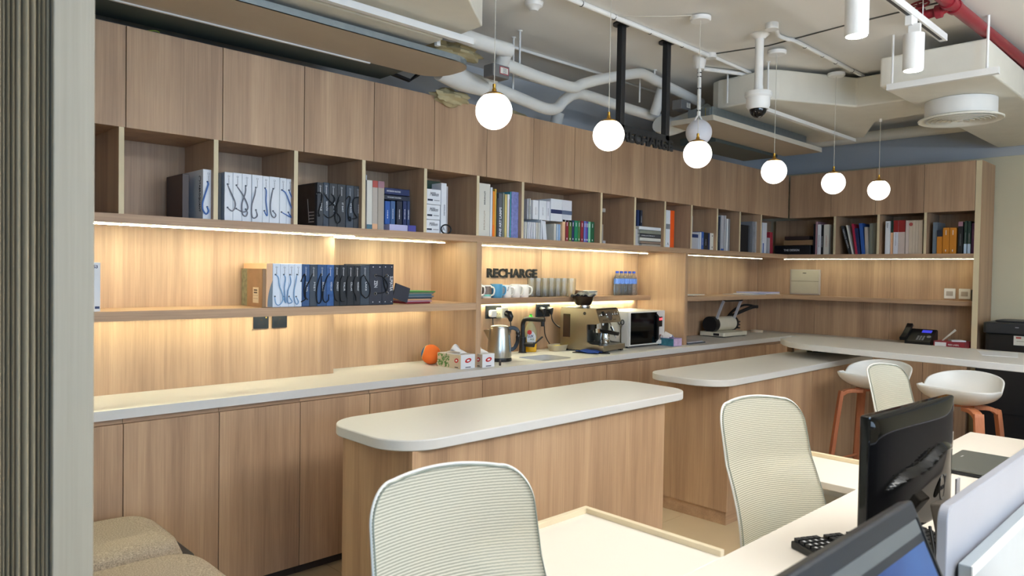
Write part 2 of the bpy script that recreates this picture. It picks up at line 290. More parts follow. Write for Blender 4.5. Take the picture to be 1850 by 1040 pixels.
(3.008, 3.028, 0.03, 0.25, 1.687, 1.966, 'orange', 'book', 'orange book with a deeper orange foot', {'band': ('orange2', 0, 0.26)}),
(3.028, 3.048, 0.03, 0.25, 1.687, 1.981, 'yellow', 'book', 'tall yellow book beside the orange one', {}),
(3.03, 3.048, 0.02, 0.25, 1.687, 1.925, 'slate', 'book', 'dark slate book between yellow and lettered grey books', {}),
(3.058, 3.089, 0.03, 0.25, 1.687, 1.958, 'greydark', 'book', 'grey book lettered for art lamps in bold white', {'spine': 'FINE ART LAMPS', 'spinecol': 'white', 'big': 1}),
(3.091, 3.108, 0.03, 0.25, 1.687, 1.963, 'greygreen', 'book', 'grey-green book to the right of the lettered lamp book', {}),
(3.11, 3.131, 0.03, 0.25, 1.687, 1.957, 'straw', 'book', 'straw yellow book next to the white red-lined book', {}),
(3.131, 3.153, 0.03, 0.25, 1.687, 1.958, 'white', 'book', 'white book with a red line down its edge', {'vline': 'red'}),
(3.154, 3.166, 0.03, 0.25, 1.687, 1.976, 'teal2', 'book', 'thin turquoise book left of the violet picture book', {}),
(3.167, 3.238, 0.03, 0.25, 1.687, 1.978, 'skyphoto', 'book', 'thick blue-violet picture book with a skyline spine', {}),
(3.282, 3.289, 0.03, 0.2, 1.687, 1.796, 'palegrey', 'book', 'first slim white paperback from the divider in the lower row', {}),
(3.291, 3.308, 0.03, 0.2, 1.687, 1.796, 'offwhite', 'book', 'second slim white paperback from the divider in the lower row', {}),
(3.312, 3.327, 0.03, 0.2, 1.687, 1.796, 'white', 'book', 'third slim white paperback from the divider in the lower row', {}),
(3.329, 3.343, 0.03, 0.2, 1.687, 1.797, 'white', 'book', 'fourth slim white paperback from the divider in the lower row', {}),
(3.344, 3.357, 0.03, 0.2, 1.687, 1.797, 'white2', 'book', 'fifth slim white paperback from the divider in the lower row', {}),
(3.358, 3.37, 0.03, 0.2, 1.687, 1.797, 'white', 'book', 'sixth slim white paperback from the divider in the lower row', {}),
(3.371, 3.39, 0.03, 0.2, 1.687, 1.797, 'white2', 'book', 'seventh slim white paperback from the divider in the lower row', {}),
(3.392, 3.407, 0.03, 0.2, 1.687, 1.797, 'offwhite', 'book', 'eighth slim white paperback from the divider in the lower row', {}),
(3.408, 3.42, 0.03, 0.2, 1.687, 1.797, 'offwhite', 'book', 'ninth slim white paperback from the divider in the lower row', {}),
(3.422, 3.434, 0.03, 0.2, 1.687, 1.797, 'offwhite', 'book', 'tenth slim white paperback from the divider in the lower row', {}),
(3.426, 3.438, 0.02, 0.22, 1.687, 1.819, 'white', 'book', 'white upright board ending the paperback row', {}),
(3.455, 3.49, 0.03, 0.2, 1.687, 1.811, 'white', 'binder', 'white binder leaning right in front of a grey gap', {'lean': 0.13}),
(3.585, 3.608, 0.05, 0.2, 1.687, 1.802, 'offwhite', 'book', 'cream book left of the pale blue pair', {}),
(3.61, 3.63, 0.05, 0.2, 1.687, 1.801, 'paleblue', 'book', 'very pale blue book with white letters', {'vprint': 'cordwhite'}),
(3.631, 3.668, 0.05, 0.2, 1.687, 1.8, 'lightblue', 'book', 'light blue book tucked inside the orange-brown case', {'vprint': 'cordwhite'}),
(3.648, 3.677, 0.03, 0.24, 1.687, 1.833, 'peach2', 'box', 'peach edged case standing left of the coloured folders', {}),
(3.68, 3.71, 0.03, 0.22, 1.687, 1.831, 'maroon', 'folder', 'red folder right of the peach case', {'vdash': 'cordwhite'}),
(3.711, 3.743, 0.03, 0.22, 1.687, 1.832, 'olive', 'folder', 'olive green folder beside the red one', {'vdash': 'cordwhite'}),
(3.744, 3.769, 0.03, 0.22, 1.687, 1.833, 'navy', 'folder', 'navy folder between two greens', {'vdash': 'cordwhite'}),
(3.77, 3.806, 0.03, 0.22, 1.687, 1.833, 'green', 'folder', 'bright green folder with white foot print', {'vdash': 'cordwhite'}),
(3.807, 3.832, 0.03, 0.22, 1.687, 1.834, 'olive2', 'folder', 'moss green folder right of the bright green one', {'vdash': 'cordwhite'}),
(3.835, 3.867, 0.03, 0.22, 1.687, 1.834, 'maroon', 'folder', 'second red folder, near the violet one', {'vdash': 'cordwhite'}),
(3.871, 3.89, 0.03, 0.22, 1.687, 1.835, 'periwinkle', 'folder', 'periwinkle blue folder right of the second red one', {'vdash': 'cordwhite'}),
(3.891, 3.904, 0.03, 0.22, 1.687, 1.834, 'violet', 'folder', 'thin violet folder in the coloured row', {'vdash': 'cordwhite'}),
(3.905, 3.917, 0.03, 0.22, 1.687, 1.834, 'blue2', 'folder', 'thin blue folder beside the violet one', {'vdash': 'cordwhite'}),
(3.918, 3.942, 0.03, 0.22, 1.687, 1.834, 'mint', 'folder', 'mint green folder next to the dark green one', {'vdash': 'cordwhite'}),
(3.943, 3.982, 0.03, 0.22, 1.687, 1.834, 'darkgreen2', 'folder', 'dark green folder ending the coloured row', {'vdash': 'cordwhite'}),
(3.338, 3.357, 0.06, 0.2, 1.816, 1.949, 'palegrey', 'box', 'grey narrow box at the left of the upper white boxes', {'vprint': 'grey'}),
(3.348, 3.37, 0.05, 0.2, 1.816, 1.951, 'offwhite', 'box', 'off-white box with tiny vertical print, second in the upper row', {'vprint': 'grey'}),
(3.353, 3.413, 0.03, 0.2, 1.816, 1.941, 'white', 'box', 'white carton on the paperback row, third of the upper boxes', {'vprint': 'grey'}),
(3.42, 3.488, 0.03, 0.2, 1.816, 1.943, 'white', 'box', 'white carton right of the dark gap in the upper row', {'vprint': 'grey'}),
(3.501, 3.535, 0.04, 0.2, 1.816, 1.944, 'white2', 'box', 'narrow white carton beside the navy banded boxes', {'vprint': 'grey'}),
(3.526, 3.641, 0.03, 0.2, 1.816, 1.964, 'white', 'box', 'white box with a navy band on top of the peach case', {'hband': ('navy', 0.34, 0.52)}),
(3.643, 3.74, 0.03, 0.2, 1.816, 1.964, 'white2', 'box', 'white box with a slate band on top of the coloured folders', {'hband': ('slateblue', 0.34, 0.52)}),
(4.155, 4.193, 0.1, 0.2, 1.92, 1.948, 'greige', 'sample', 'beige sample block at the top of the sliver stack', {}),
(4.162, 4.2, 0.1, 0.2, 1.687, 1.713, 'palegrey', 'sample', 'pale sample block at the foot of the sliver stack', {}),
(4.16, 4.177, 0.1, 0.2, 1.687, 1.831, 'greige2', 'sample', 'standing beige sample board behind the divider', {}),
(4.603, 4.64, 0.12, 0.15, 1.841, 1.969, 'navy2', 'book', 'navy book standing on the lying stack, left one', {}),
(4.628, 4.661, 0.11, 0.15, 1.841, 1.968, 'ink', 'book', 'dark navy book with pale star letters on the stack', {'vprint': 'cordwhite'}),
(4.511, 4.804, 0.03, 0.22, 1.81, 1.836, 'white', 'catalogue', 'white catalogue on top of the lying stack', {'h': 1}),
(4.516, 4.813, 0.03, 0.22, 1.781, 1.809, 'greygreen', 'catalogue', 'grey catalogue second in the lying stack', {'h': 1}),
(4.521, 4.823, 0.03, 0.22, 1.753, 1.78, 'darkgrey', 'catalogue', 'dark grey catalogue in the middle of the lying stack', {'h': 1, 'spine': 'PALATINO'}),
(4.522, 4.824, 0.03, 0.22, 1.725, 1.752, 'offwhite', 'catalogue', 'white and grey chequered catalogue in the lying stack', {'h': 1}),
(4.523, 4.825, 0.03, 0.22, 1.706, 1.724, 'brown', 'catalogue', 'brown catalogue low in the lying stack', {'h': 1}),
(4.544, 4.828, 0.03, 0.22, 1.687, 1.705, 'greige2', 'catalogue', 'beige roll-edged catalogue at the bottom of the stack', {'h': 1}),
(4.494, 4.542, 0.05, 0.2, 1.687, 1.815, 'palegrey', 'box', 'pale grey file box left of the lying stack', {}),
(4.865, 4.923, 0.03, 0.25, 1.687, 1.982, 'white', 'binder', 'white binder with grey label and letter A at the foot', {'band': ('grey', 0.49, 0.63), 'foot': 'A'}),
(4.927, 4.981, 0.03, 0.25, 1.687, 1.983, 'orange3', 'binder', 'vivid orange binder standing beside the white one', {}),
(5.375, 5.393, 0.12, 0.1, 1.835, 1.972, 'palegrey', 'book', 'white sliver of a book standing behind the divider', {}),
(5.267, 5.399, 0.05, 0.2, 1.687, 1.829, 'palegrey', 'box', 'grey file box with navy top band', {'hband': ('navy', 0.68, 0.88)}),
(5.369, 5.387, 0.03, 0.2, 1.687, 1.832, 'white', 'book', 'white spine edge beside the grey file box', {}),
(5.388, 5.425, 0.03, 0.2, 1.687, 1.837, 'blue2', 'book', 'blue book with white spine print in the low row', {'vprint': 'cordwhite'}),
(5.427, 5.492, 0.03, 0.2, 1.687, 1.832, 'black', 'book', 'black book with pale figures in the low row', {'vprint': 'cordwhite'}),
(5.493, 5.523, 0.03, 0.2, 1.687, 1.832, 'navy', 'book', 'navy book between black and white ones in the low row', {}),
(5.526, 5.617, 0.03, 0.2, 1.687, 1.832, 'offwhite', 'binder', 'white binder with two black dots', {'dots': 1}),
(5.671, 5.713, 0.04, 0.22, 1.687, 1.982, 'ink', 'book', 'dark upright book with grey lettering left of the silver one', {'vprint': 'grey'}),
(5.697, 5.751, 0.03, 0.22, 1.687, 1.995, 'silver', 'binder', 'broad silver binder with a blue foot', {'band': ('blue2', 0, 0.06)}),
(5.755, 5.786, 0.03, 0.22, 1.687, 1.997, 'palegrey', 'book', 'pale edge book right of the silver binder', {}),
(5.796, 5.823, 0.03, 0.22, 1.687, 1.971, 'white', 'book', 'thin white book near the silver binder', {}),
(5.826, 5.854, 0.03, 0.22, 1.687, 1.971, 'grey', 'book', 'thin grey book right of the thin white one', {}),
(6.135, 6.277, 0.08, 0.2, 1.687, 1.94, 'black', 'box', 'black box in the cubby left of the striped samples', {}),
(6.286, 6.344, 0.08, 0.2, 1.687, 1.94, 'darkgrey', 'box', 'dark grey box beside the black one', {}),
(6.308, 6.366, 0.06, 0.2, 1.687, 1.979, 'grey', 'book', 'grey sample book left of the white striped one', {}),
(6.332, 6.427, 0.04, 0.2, 1.687, 1.978, 'stripe', 'sample book', 'striped grey and white sample book by the last divider', {}),
(6.494, 6.579, 0.05, 0.2, 1.687, 1.979, 'white', 'magazine file', 'round topped white magazine file with a blue patch', {'blob': 'blue2'}),
(6.606, 6.666, 0.06, 0.2, 1.687, 1.841, 'palegrey', 'book', 'short pale book between magazine file and red folder', {}),
(6.709, 6.765, 0.08, 0.2, 1.687, 1.9, 'maroon2', 'folder', 'red folder leaning at the corner', {'lean': 0.07}),
(0.17, -0.195, 6.9815, 0.24, 1.687, 1.778, 'black', 'box', 'flat black box lettered in white, in the corner cubby', {'h': 1, 'spine': 'THE DESIGN', 'w': 'B'}),
(0.08, -0.207, 6.9915, 0.22, 1.781, 1.83, 'kraft', 'box', 'brown carton lying on the flat black box', {'w': 'B'}),
(0.079, -0.169, 7.0115, 0.2, 1.834, 1.869, 'darkbrown', 'box', 'dark brown tray lying on the brown carton', {'w': 'B'}),
(-0.205, -0.225, 7.0215, 0.2, 1.687, 1.987, 'ink', 'book', 'dark floral book behind the pink edged one', {'w': 'B'}),
(-0.248, -0.266, 6.9715, 0.22, 1.687, 2.004, 'pink', 'book', 'pink edged book in the corner cubby', {'w': 'B'}),
(-0.272, -0.304, 6.9615, 0.22, 1.687, 1.975, 'white', 'book', 'white book with dark spine text in the corner cubby', {'vprint': 'black', 'w': 'B'}),
(-0.301, -0.323, 6.9715, 0.22, 1.687, 1.97, 'black', 'book', 'black book with pale marks between two white ones', {'vprint': 'cordwhite', 'w': 'B'}),
(-0.331, -0.382, 6.9615, 0.22, 1.687, 1.973, 'offwhite', 'binder', 'off-white binder with faint red spine mark', {'vprint': 'redmute', 'w': 'B'}),
(-0.514, -0.557, 6.9815, 0.22, 1.687, 1.956, 'charcoal', 'book', 'black lettered book leaning left of the thin white one', {'lean': -0.3, 'spine': 'TERRACE AGORA', 'w': 'B'}),
(-0.566, -0.58, 6.9615, 0.22, 1.687, 1.959, 'offwhite', 'book', 'thin white leaning book on the back wall', {'lean': -0.22, 'w': 'B'}),
(-0.607, -0.626, 6.9615, 0.22, 1.687, 1.97, 'crimson', 'book', 'crimson leaning book on the back wall', {'lean': -0.15, 'w': 'B'}),
(-0.625, -0.657, 6.9715, 0.22, 1.687, 1.929, 'navy', 'book', 'navy leaning book beside the crimson one', {'lean': -0.12, 'w': 'B'}),
(-0.663, -0.702, 6.9615, 0.22, 1.687, 1.973, 'blue2', 'book', 'blue leaning book with a mottled spine', {'lean': -0.11, 'w': 'B'}),
(-0.709, -0.736, 6.9615, 0.22, 1.687, 1.937, 'greige', 'book', 'beige leaning book right of the blue one', {'lean': -0.06, 'w': 'B'}),
(-0.743, -0.773, 6.9715, 0.22, 1.687, 1.971, 'greygreen', 'book', 'olive grey book, first of the pair by the divider', {'w': 'B'}),
(-0.774, -0.808, 6.9715, 0.22, 1.687, 1.972, 'greygreen2', 'book', 'olive grey book touching the divider', {'w': 'B'}),
(-0.887, -0.924, 6.9515, 0.22, 1.687, 1.982, 'white', 'binder', 'white binder with black top lettering, left of the red topped boxes', {'spinetop': 'Bolon', 'w': 'B'}),
(-0.926, -0.949, 6.9715, 0.22, 1.687, 1.987, 'peach', 'book', 'peach book with a dark green top', {'band2': ('darkgreen', 0.64, 1), 'w': 'B'}),
(-0.953, -0.992, 6.9615, 0.22, 1.687, 1.986, 'white2', 'box', 'white box with a red top and grey lettering', {'band2': ('redtop', 0.65, 1), 'vprint': 'slateblue', 'w': 'B'}),
(-0.993, -1.051, 6.9615, 0.22, 1.687, 1.986, 'palepink', 'box', 'wide pale box with a red top', {'band2': ('redtop', 0.65, 1), 'w': 'B'}),
(-1.056, -1.082, 6.9515, 0.22, 1.687, 1.982, 'palepink', 'binder', 'first beige binder right of the red topped boxes', {'w': 'B'}),
(-1.083, -1.112, 6.9515, 0.22, 1.687, 1.982, 'beige', 'binder', 'beige binder with a red dot near its top', {'dot': 1, 'w': 'B'}),
(-1.113, -1.135, 6.9515, 0.22, 1.687, 1.982, 'beige', 'binder', 'third beige binder from the red topped boxes', {'w': 'B'}),
(-1.136, -1.159, 6.9515, 0.22, 1.687, 1.982, 'beige', 'binder', 'fourth beige binder from the red topped boxes', {'w': 'B'}),
(-1.16, -1.194, 6.9515, 0.22, 1.687, 1.982, 'beige', 'binder', 'wide beige binder touching the divider', {'w': 'B'}),
(-1.266, -1.303, 6.9715, 0.22, 1.687, 1.96, 'greyblue', 'binder', 'grey-blue binder left of the orange files', {'w': 'B'}),
(-1.3, -1.345, 6.9615, 0.22, 1.687, 1.891, 'orange4', 'magazine file', 'orange magazine file with a navy slanted top', {'band2': ('ink', 0.72, 1), 'w': 'B'}),
(-1.35, -1.397, 6.9515, 0.22, 1.687, 1.909, 'orange4', 'magazine file', 'taller orange file in the middle of the three', {'vdash': 'cordwhite', 'w': 'B'}),
(-1.401, -1.45, 6.9515, 0.22, 1.687, 1.908, 'orange4', 'magazine file', 'orange file nearest to the black volumes', {'vdash': 'cordwhite', 'w': 'B'}),
(-1.461, -1.496, 6.9615, 0.22, 1.687, 1.955, 'black', 'book', 'black volume with grey lettering right of the orange files', {'vprint': 'grey', 'band2': ('mauve', 0.86, 1), 'w': 'B'}),
(-1.506, -1.527, 6.9615, 0.22, 1.687, 1.961, 'darkgreen', 'book', 'dark green volume with a pale blue foot, first of two', {'vprint': 'grey', 'band': ('paleblue', 0, 0.3), 'w': 'B'}),
(-1.532, -1.555, 6.9615, 0.22, 1.687, 1.958, 'darkgreen', 'book', 'dark green volume with a pale blue foot, second of two', {'vprint': 'grey', 'band': ('paleblue', 0, 0.3), 'w': 'B'}),
(-1.562, -1.583, 6.9615, 0.22, 1.687, 1.941, 'purple', 'book', 'purple volume against the end panel', {'spine': 'VISION', 'spinecol': 'mauve', 'w': 'B'}),
(1.56, 1.591, 0.03, 0.26, 1.286, 1.497, 'peach2', 'sample box', 'peach sample box with a grey-blue curve on its spine', {'curve': 1}),
(1.592, 1.63, 0.03, 0.26, 1.286, 1.496, 'white3', 'sample box', 'wide white corded box on the lower shelf', {'cord': 'cordblue2', 'pts': [(1.605, 0.016, 1.443), (1.617, 0.016, 1.429), (1.624, 0.016, 1.387), (1.64, 0.016, 1.347), (1.64, 0.016, 1.316), (1.622, 0.016, 1.297), (1.606, 0.016, 1.305), (1.603, 0.016, 1.338)]}),
(1.631, 1.673, 0.03, 0.26, 1.286, 1.496, 'white3', 'sample box', 'second white corded box on the lower shelf', {'cord': 'cordblue2', 'pts': [(1.648, 0.016, 1.443), (1.654, 0.016, 1.426), (1.649, 0.016, 1.381), (1.652, 0.016, 1.336), (1.657, 0.016, 1.307), (1.646, 0.016, 1.337)]}),
(1.673, 1.703, 0.03, 0.26, 1.286, 1.497, 'white3', 'sample box', 'third white corded box on the lower shelf', {'cord': 'cordblue2', 'pts': [(1.68, 0.016, 1.443), (1.682, 0.016, 1.406), (1.668, 0.016, 1.367), (1.664, 0.016, 1.324), (1.672, 0.016, 1.305), (1.69, 0.016, 1.312), (1.676, 0.016, 1.337)]}),
(1.704, 1.743, 0.03, 0.26, 1.286, 1.497, 'white3', 'sample box', 'last white corded box before the dark ones on the lower shelf', {'cord': 'cordblue2', 'pts': [(1.717, 0.016, 1.444), (1.708, 0.016, 1.406), (1.699, 0.016, 1.358), (1.704, 0.016, 1.315), (1.715, 0.016, 1.299), (1.723, 0.016, 1.312), (1.713, 0.016, 1.336)]}),
(1.744, 1.785, 0.03, 0.26, 1.286, 1.496, 'bluegrad', 'sample box', 'blue-black sample box, first of the dark boxes on the lower shelf', {'cord': 'cordblack', 'pts': [(1.739, 0.016, 1.412), (1.754, 0.016, 1.447), (1.759, 0.016, 1.418), (1.753, 0.016, 1.38), (1.755, 0.016, 1.34), (1.76, 0.016, 1.323), (1.743, 0.016, 1.311)], 'spine': 'HARD'}),
(1.786, 1.827, 0.03, 0.26, 1.286, 1.495, 'slate', 'sample box', 'slate sample box, second of the dark boxes on the lower shelf', {'cord': 'cordblack', 'pts': [(1.8, 0.016, 1.447), (1.786, 0.016, 1.421), (1.764, 0.016, 1.38), (1.76, 0.016, 1.34), (1.773, 0.016, 1.322)], 'spine': 'MIST'}),
(1.828, 1.879, 0.03, 0.26, 1.286, 1.496, 'bluegrad', 'sample box', 'blue-black sample box, third of the dark boxes on the lower shelf', {'cord': 'cordblack', 'pts': [(1.847, 0.016, 1.448), (1.831, 0.016, 1.412), (1.82, 0.016, 1.363), (1.824, 0.016, 1.313), (1.836, 0.016, 1.301), (1.848, 0.016, 1.321), (1.849, 0.016, 1.38), (1.849, 0.016, 1.445)], 'spine': 'BLUE'}),
(1.88, 1.922, 0.03, 0.26, 1.286, 1.496, 'bluespeck', 'sample box', 'speckled blue sample box in the dark row on the lower shelf', {'cord': 'cordblack', 'pts': [(1.893, 0.016, 1.448), (1.874, 0.016, 1.421), (1.858, 0.016, 1.368), (1.858, 0.016, 1.321), (1.872, 0.016, 1.306), (1.888, 0.016, 1.318), (1.891, 0.016, 1.341)], 'spine': 'NORDIC SKY'}),
(1.922, 1.953, 0.03, 0.26, 1.286, 1.496, 'black2', 'sample box', 'black sample box with a blue edge line on the lower shelf', {'cord': 'cordblack', 'pts': [(1.935, 0.016, 1.441), (1.921, 0.016, 1.419), (1.917, 0.016, 1.368), (1.926, 0.016, 1.323), (1.944, 0.016, 1.31)], 'spine': 'FOREST'}),
(1.954, 1.998, 0.03, 0.26, 1.286, 1.496, 'black2', 'sample box', 'black sample box, second of the four near-black ones', {'cord': 'cordblack', 'pts': [(1.97, 0.016, 1.442), (1.955, 0.016, 1.413), (1.953, 0.016, 1.355), (1.959, 0.016, 1.313), (1.981, 0.016, 1.309)], 'spine': 'TALIR'}),
(1.998, 2.039, 0.03, 0.26, 1.286, 1.496, 'black2', 'sample box', 'black sample box, third of the four near-black ones', {'cord': 'cordblack', 'pts': [(2.008, 0.016, 1.442), (1.994, 0.016, 1.413), (1.991, 0.016, 1.354), (1.999, 0.016, 1.322)], 'spine': 'CELLAR'}),
(2.039, 2.077, 0.03, 0.26, 1.286, 1.496, 'black2', 'sample box', 'black sample box, last of the four near-black ones', {'cord': 'cordblack', 'pts': [(2.05, 0.016, 1.442), (2.035, 0.016, 1.413), (2.032, 0.016, 1.367), (2.047, 0.016, 1.334), (2.053, 0.016, 1.308)], 'spine': 'MODERNIST'}),
(2.077, 2.132, 0.03, 0.26, 1.286, 1.497, 'slate', 'sample box', 'wide slate sample box with an upside-down logo', {'cord': 'cordblack', 'pts': [(2.097, 0.016, 1.444), (2.078, 0.016, 1.429), (2.077, 0.016, 1.387), (2.081, 0.016, 1.347), (2.093, 0.016, 1.335), (2.108, 0.016, 1.324), (2.128, 0.016, 1.337), (2.135, 0.016, 1.366), (2.127, 0.016, 1.396), (2.099, 0.016, 1.443)], 'spine': 'LAKE'}),
(2.133, 2.211, 0.03, 0.26, 1.286, 1.503, 'ink2', 'sample box', 'dark box lettered in white with three capitals beside ringed cords', {'cord': 'cordblack', 'pts': [(2.165, 0.016, 1.443), (2.201, 0.016, 1.44), (2.229, 0.016, 1.42), (2.244, 0.016, 1.393), (2.24, 0.016, 1.366), (2.222, 0.016, 1.352), (2.167, 0.016, 1.347)], 'spine': 'ZEN', 'big': 1, 'sx': 0.5, 'rings': [(2.171, 0.024, 1.442), (2.17, 0.024, 1.346)]}),
(2.212, 2.286, 0.03, 0.26, 1.286, 1.505, 'ink2', 'sample box', 'dark box lettered in white with seven capitals at the right end', {'cord': 'cordblack', 'pts': [(2.237, 0.016, 1.444), (2.221, 0.016, 1.427), (2.222, 0.016, 1.396), (2.234, 0.016, 1.366), (2.24, 0.016, 1.348)], 'spine': 'SUMATRA', 'big': 1, 'sx': 0.8, 'rings': [(2.242, 0.024, 1.443), (2.245, 0.024, 1.347)]}),
]
# ================================================================ room shell
XR, YL, CZ = 7.36, .52, 2.87
FLOORM = mat('beige_porcelain_tile', '#c3ae8c', .28, scale=5, var=.05); GROUT = mat('tile_joint', '#8d7d66', .8)
fl = struct(box('floor', GROUT, -3.2, 7.6, -7.2, .7, -.12, -.004))
tile = G().box(0, .797, 0, .797, -.01, 0).build('tile', FLOORM, fl); first = True
for i in range(10):
    for j in range(6):
        x, y = .25+.8*i-.8, -4.02+.8*j
        if first: t = tile; first = False
        else: t = tile.copy(); COL.objects.link(t)
        t.location = (x, y, 0)
struct(box('ceiling', mat('painted_slab', '#e2e0da', .8, scale=2, var=.04), -3.2, 7.6, -7.2, .7, CZ, CZ+.15))
WALLB = mat('pale_blue_grey_wall', '#b6bbbf', .75, scale=3, var=.03); WALLC = mat('cream_wall', '#cfc7ac', .7, scale=3, var=.03)
struct(box('wall_back', WALLB, -3.2, 7.6, YL, YL+.12, 0, CZ))
struct(box('wall_right', WALLC, XR, XR+.14, -7.2, YL, 0, CZ))
struct(box('trim_1', WALLB, XR-.012, XR, -7.0, YL, 2.53, CZ))
struct(box('wall_left', WALLC, -3.2, -3.06, -7.2, YL, 0, CZ))
# wall behind the camera, three piers around two wide windows
g = G(); g.box(-3.2, 7.6, -7.2, -7.02, 0, .45); g.box(-3.2, 7.6, -7.2, -7.02, 2.5, CZ)
for a, b in ((-3.2, -2.8), (.4, 1.6), (4.8, 7.6)): g.box(a, b, -7.2, -7.02, .45, 2.5)
struct(g.build('wall_front', WALLC))
for k, (a, b) in enumerate(((-2.8, .4), (1.6, 4.8))):
    g = G()
    for q in range(3):
        xx = a+(b-a)*q/2; g.box(xx-.025 if q else xx, xx+.025 if q < 2 else xx, -7.13, -7.08, .45, 2.5)
    g.box(a, b, -7.13, -7.08, .45, .5); g.box(a, b, -7.13, -7.08, 2.45, 2.5)
    wn = struct(g.build('window_%d' % (k+1), mat('window_frame_grey', '#6a6d70', .4, metal=.5)))
    box('pane', GLASS, a+.03, b-.03, -7.108, -7.102, .5, 2.45, wn)

# ================================================================ joinery
ZT, ZB, ZS, ZL, ZM, ZMB = 2.4544, 2.0418, 1.6873, 1.6499, 1.2856, 1.2451
XF = 6.9215; YB = .47; XB = 7.22
ordn = 'first second third fourth fifth sixth seventh eighth ninth tenth eleventh twelfth thirteenth fourteenth fifteenth sixteenth'.split()
for k in range(-1, 15):
    x0, x1 = .935+.3985*k, .935+.3985*(k+1)
    if k == 14: x1 = XF-.012
    c = box('wall_cabinet', WV, x0+.001, x1-.001, .021, .36, ZB+.004, ZT)
    tag(c, 'oak wall cabinet on the long wall, %s one counted from the fluted column' % ordn[k+1], 'cabinet', 'wall cabinets along the long wall')
    box('door', WV, x0+.0018, x1-.0018, 0, .019, ZB, ZT+.002, c, bevel=.0008, seg=1)
for k in range(4):
    y1, y0 = [0, -.4094, -.806, -1.2027][k]-(.006 if k == 0 else 0), [-.4094, -.806, -1.2027, -1.5885][k]
    c = box('wall_cabinet', WV, XF+.021, 7.335, y0+.001, y1-.001, ZB+.004, ZT)
    tag(c, 'oak wall cabinet on the end wall, %s one counted from the corner' % ordn[k], 'cabinet', 'wall cabinets along the end wall')
    box('door', WV, XF, XF+.019, y0+.0018, y1-.0018, ZB, ZT+.002, c, bevel=.0008, seg=1)
su = thing('shelving_unit', 'long oak shelving unit with open cubbies and lit niches under the wall cabinets', 'shelving', (0, .2, .9))
box('shelf_board', WX, -.4, XF-.001, 0, .36, ZL, ZS, su)
box('back_panel', WV, -.4, 7.268, .352, .365, ZS, ZB+.003, su)
for x in (.530, .919, 1.3055, 1.6915, 2.072, 2.472, 2.862, 3.239, 4.022, 4.4175, 4.8065, 5.1855, 5.5885, 5.975, 6.3685):
    d = box('divider', WV, x-.010, x+.010, .0025, .352, ZS, ZB+.003, su); box('edge_strip', EDGE, x-.010, x+.010, .0005, .0025, ZS, ZB+.003, d)
for x in (2.862, 5.1105):
    box('upright_panel', WV, x-.002, x+.040-.002, .0, YB, .9005, ZL, su)
box('back_panel', WV, -.4, 2.07, .2824, .30, .9005, ZL, su)
box('back_panel', WV, 2.07, 2.86, .4412, .455, .9005, ZL, su)
box('back_panel', WV, 2.90, 3.905, YB, YB+.015, .9005, ZL, su); box('back_panel', WV, 3.908, 5.108, YB, YB+.015, .9005, ZL, su)
box('back_panel', WV, 5.149, 6.20, YB, YB+.015, .9005, ZL, su); box('back_panel', WV, 6.203, XB, YB, YB+.015, .9005, ZL, su)
box('niche_shelf', WX, -.4, 2.859, 0, .2815, ZMB, ZM, su); box('niche_shelf', WX, 2.072, 2.859, .2815, .4412, ZMB, ZM, su)
box('niche_shelf', WX, 2.90, 5.108, .335, YB, 1.255, 1.2935, su)
box('niche_shelf', WX, 5.149, XB, .10, YB, 1.250, 1.2870, su)
s2 = thing('shelving_unit', 'short oak shelving unit with cubbies on the end wall beside the tall end panel', 'shelving', (7.1, -.8, .9))
box('shelf_board', WY, XF, 7.335, -1.5885, .35, ZL, ZS, s2)
box('back_panel', WV, 7.27, 7.285, -1.5885, .3, ZS, ZB+.003, s2)
for y in (-.4495, -.837, -1.2205):
    d = box('divider', WV, XF+.0025, 7.27, y-.0105, y+.0105, ZS, ZB+.003, s2); box('edge_strip', EDGE, XF+.0005, XF+.0025, y-.0105, y+.0105, ZS, ZB+.003, d)
for a, b in ((-.15, YB-.001), (-.85, -.153), (-1.5885, -.853)): box('back_panel', WV, XB, XB+.015, a, b, .9005, ZL, s2)
box('niche_shelf', WY, 7.02, XB, -1.5885, .0995, 1.248, 1.2845, s2)
e = box('end_panel', WV, XF, 7.335, -1.632, -1.590, .0, ZT, s2); box('edge_strip', EDGE, XF-.0015, XF, -1.632, -1.590, .0, ZT, e)
# base cabinets
for k in range(-4, 15):
    x0, x1 = 1.294+.3879*k, 1.294+.3879*(k+1)
    if k == 14: x1 = 6.82
    c = box('base_cabinet', WV, x0+.001, x1-.001, -.063, .44, .06, .8375 if not 3.0 < x1 < 4.1 else .70)
    tag(c, 'oak base cabinet under the worktop of the long wall, %s from the fluted column' % (ordn+['seventeenth', 'eighteenth', 'nineteenth'])[k+4], 'cabinet', 'base cabinets along the long wall')
    box('door', WV, x0+.0016, x1-.0016, -.0843, -.065, .05, .836, c, bevel=.0008, seg=1)
    box('kick_plate', GAP, x0+.001, x1-.001, -.045, -.03, 0, .06, c)
    box('top_rail', WX, x0+.001, x1-.001, -.074, -.045, .8375, .861, c)
for k in range(4):
    y1 = -.09-.388*k; y0 = max(y1-.388, -1.588)
    c = box('base_cabinet', WV, 6.861, 7.32, y0+.001, y1-.001, .06, .8375)
    tag(c, 'oak base cabinet under the worktop of the end wall, %s from the corner' % ordn[k], 'cabinet', 'base cabinets along the end wall')
    box('door', WV, 6.84, 6.859, y0+.0016, y1-.0016, .05, .836, c, bevel=.0008, seg=1); box('kick_plate', GAP, 6.88, 6.9, y0+.001, y1-.001, 0, .06, c); box('top_rail', WX, 6.85, 7.32, y0+.001, y1-.001, .8375, .861, c)
